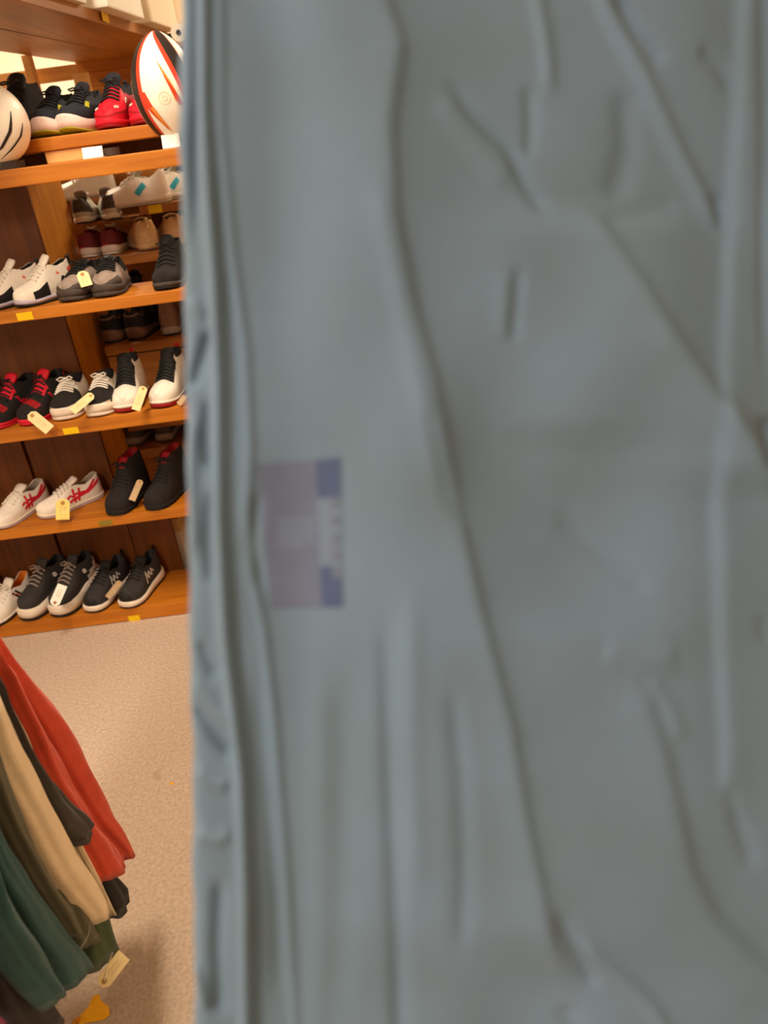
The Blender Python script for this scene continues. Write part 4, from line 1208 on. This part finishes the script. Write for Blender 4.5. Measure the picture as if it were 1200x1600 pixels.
def blue_cloth():
    mt = bpy.data.materials.new('slate blue cotton')
    mt.use_nodes = True
    nt = mt.node_tree
    b = nt.nodes['Principled BSDF']
    b.inputs['Roughness'].default_value = 0.85
    b.inputs['Specular IOR Level'].default_value = 0.2
    b.inputs['Sheen Weight'].default_value = 0.1
    tc = nt.nodes.new('ShaderNodeTexCoord')
    n = nt.nodes.new('ShaderNodeTexNoise')
    n.inputs['Scale'].default_value = 9
    n.inputs['Detail'].default_value = 3
    nt.links.new(tc.outputs['Object'], n.inputs['Vector'])
    r = nt.nodes.new('ShaderNodeValToRGB')
    r.color_ramp.elements[0].position = .3; r.color_ramp.elements[0].color = lin(CLOTH_A) + (1,)
    r.color_ramp.elements[1].position = .7; r.color_ramp.elements[1].color = lin(CLOTH_B) + (1,)
    nt.links.new(n.outputs['Fac'], r.inputs['Fac'])
    nt.links.new(r.outputs['Color'], b.inputs['Base Color'])
    wv = nt.nodes.new('ShaderNodeTexNoise')
    wv.inputs['Scale'].default_value = 900
    nt.links.new(tc.outputs['Object'], wv.inputs['Vector'])
    bp = nt.nodes.new('ShaderNodeBump')
    bp.inputs['Strength'].default_value = .25
    bp.inputs['Distance'].default_value = .001
    nt.links.new(wv.outputs['Fac'], bp.inputs['Height'])
    nt.links.new(bp.outputs['Normal'], b.inputs['Normal'])
    return mt
CLOTH_A, CLOTH_B = (103, 121, 134), (110, 130, 150)
CLOTH = blue_cloth()

gar = thing('blue_garment', 'slate blue wrinkled cotton garment held up close, filling most of the picture', 'garment', tuple(CAM + _fw * D0))
R3m = Matrix(((_r[0], _u[0], -_fw[0]), (_r[1], _u[1], -_fw[1]), (_r[2], _u[2], -_fw[2])))
gar.rotation_euler = R3m.to_euler()

NY = 330
ys = np.linspace(-330, 1930, NY)
us = np.concatenate([np.linspace(0, 0.14, 60)[:-1], np.linspace(0.14, 1, 190)])
NX = len(us)
ex = np.interp(ys, EDGE_Y, EDGE_X)
ex = ex + 1.2 * np.sin(ys * .05) + 0.8 * np.sin(ys * .021 + 1)
XX = ex[:, None] + (1460 - ex[:, None]) * us[None, :]
YY = np.repeat(ys[:, None], NX, 1)
HH = cloth_height(XX, YY)
dl = (XX - ex[:, None])
dr = 1460 - XX
HH = HH - 7 * np.exp(-dl / 6.0) - 7 * np.exp(-dr / 8.0)
front = cloth_point(XX, YY, HH).reshape(-1, 3)
back = cloth_point(XX, YY, np.minimum(HH - 5.0, -9 + 0.3 * HH)).reshape(-1, 3)
Vv = np.concatenate([front, back])
N = NX * NY
ii, jj = np.meshgrid(np.arange(NY - 1), np.arange(NX - 1), indexing='ij')
a = (ii * NX + jj).ravel(); b_ = a + 1; c_ = a + NX + 1; d_ = a + NX
quads = [np.stack([a, d_, c_, b_], -1), np.stack([a, b_, c_, d_], -1) + N]
i1 = np.arange(NY - 1)
quads.append(np.stack([i1 * NX, i1 * NX + N, (i1 + 1) * NX + N, (i1 + 1) * NX], -1))
e1 = i1 * NX + NX - 1
quads.append(np.stack([e1, e1 + NX, e1 + NX + N, e1 + N], -1))
quads = np.concatenate(quads)
me = bpy.data.meshes.new('cloth_panel')
me.vertices.add(len(Vv)); me.vertices.foreach_set('co', Vv.astype(np.float32).ravel())
me.loops.add(quads.size); me.loops.foreach_set('vertex_index', quads.astype(np.int32).ravel())
me.polygons.add(len(quads))
me.polygons.foreach_set('loop_start', np.arange(0, quads.size, 4, dtype=np.int32))
me.polygons.foreach_set('loop_total', np.full(len(quads), 4, dtype=np.int32))
me.polygons.foreach_set('use_smooth', np.ones(len(quads), dtype=bool))
me.update(calc_edges=True); me.validate()
me.materials.append(CLOTH)
o = bpy.data.objects.new('cloth_panel', me); COL.objects.link(o); o.parent = gar

# waistband along the top edge, above the picture
yb = ys[0]
xb = np.linspace(ex[0] - 4, 1464, 60)
hb = cloth_height(xb, np.full(60, yb))
V, Fc = [], []
for dy, dz in ((0, 2.5), (-8, 4.0), (-78, 4.0), (-86, 2.0), (-86, -12), (-78, -14), (-8, -14), (0, -12)):
    V += list(cloth_point(xb, np.full(60, yb + dy + 4), hb * .6 + dz))
for j in range(8):
    for i in range(59):
        j2 = (j + 1) % 8
        Fc.append((j * 60 + i, j * 60 + i + 1, j2 * 60 + i + 1, j2 * 60 + i))
Fc += [tuple(j * 60 for j in range(8)), tuple(j * 60 + 59 for j in range(8))[::-1]]
mesh_obj('waistband', V, Fc, CLOTH, gar, False)
# stitched seam lines: thin raised thread rows following the cloth
def seam(pts, name='seam', rad=.0007, mt_=None):
    n = 120
    pts = np.array(pts, float)
    yv = np.linspace(pts[0, 1], pts[-1, 1], n)
    xv = np.interp(yv, pts[:, 1], pts[:, 0])
    hv = cloth_height(xv, yv)
    P = cloth_point(xv, yv, hv + .1)
    return mesh_obj(name, *tube_data(list(P), rad, 6), mt_ or CLOTH, gar, True)
seam([(332, -300), (336, 150), (343, 300), (353, 450), (359, 600), (360, 800), (368, 1000), (390, 1200), (398, 1400), (398, 1900)])

# label sewn on the cloth: mauve with a navy band at its right side
LAB = [mat('mauve label', (98, 106, 128), .85, var=.05, scale=60), mat('navy label print', (74, 86, 118), .85, var=.04, scale=60), mat('grey label print', (108, 122, 142), .85, var=.04, scale=60), mat('slate label print', (98, 108, 128), .85, var=.04)]
nu, nv = 44, 72
V, Fc, MI = [], [], []
for j in range(nv + 1):
    q = j / nv
    for i in range(nu + 1):
        pq_ = i / nu
        x = (402 + 22 * q) + pq_ * ((533 + 4 * q) - (402 + 22 * q))
        y = 716 + 10 * (1 - pq_) + q * (226 + 4 * pq_)
        V.append((x, y))
Xl = np.array([v[0] for v in V]); Yl = np.array([v[1] for v in V])
P = cloth_point(Xl, Yl, cloth_height(Xl, Yl) + .45)
for j in range(nv):
    for i in range(nu):
        Fc.append((j * (nu + 1) + i, (j + 1) * (nu + 1) + i, (j + 1) * (nu + 1) + i + 1, j * (nu + 1) + i + 1))
        u_, q = (i + .5) / nu, (j + .5) / nv
        k = 0
        if u_ > .70:
            if q < .27: k = 1
            elif q > .72: k = 1 if u_ < .86 or q > .80 else 3
            else: k = 3 if (u_ > .86 and int(q * 26) % 3 != 0) else 2
        elif .18 < u_ < .66 and .38 < q < .58: k = 2 if (int(u_ * 18) + int(q * 22)) % 2 else 0
        MI.append(k)
lo_ = mesh_obj('care_label', P, Fc, LAB[0], gar, True)
for mm in LAB[1:]: lo_.data.materials.append(mm)
lo_.data.polygons.foreach_set('material_index', MI)
lo_['label'] = 'faded mauve label with navy blocks sewn on the cloth'
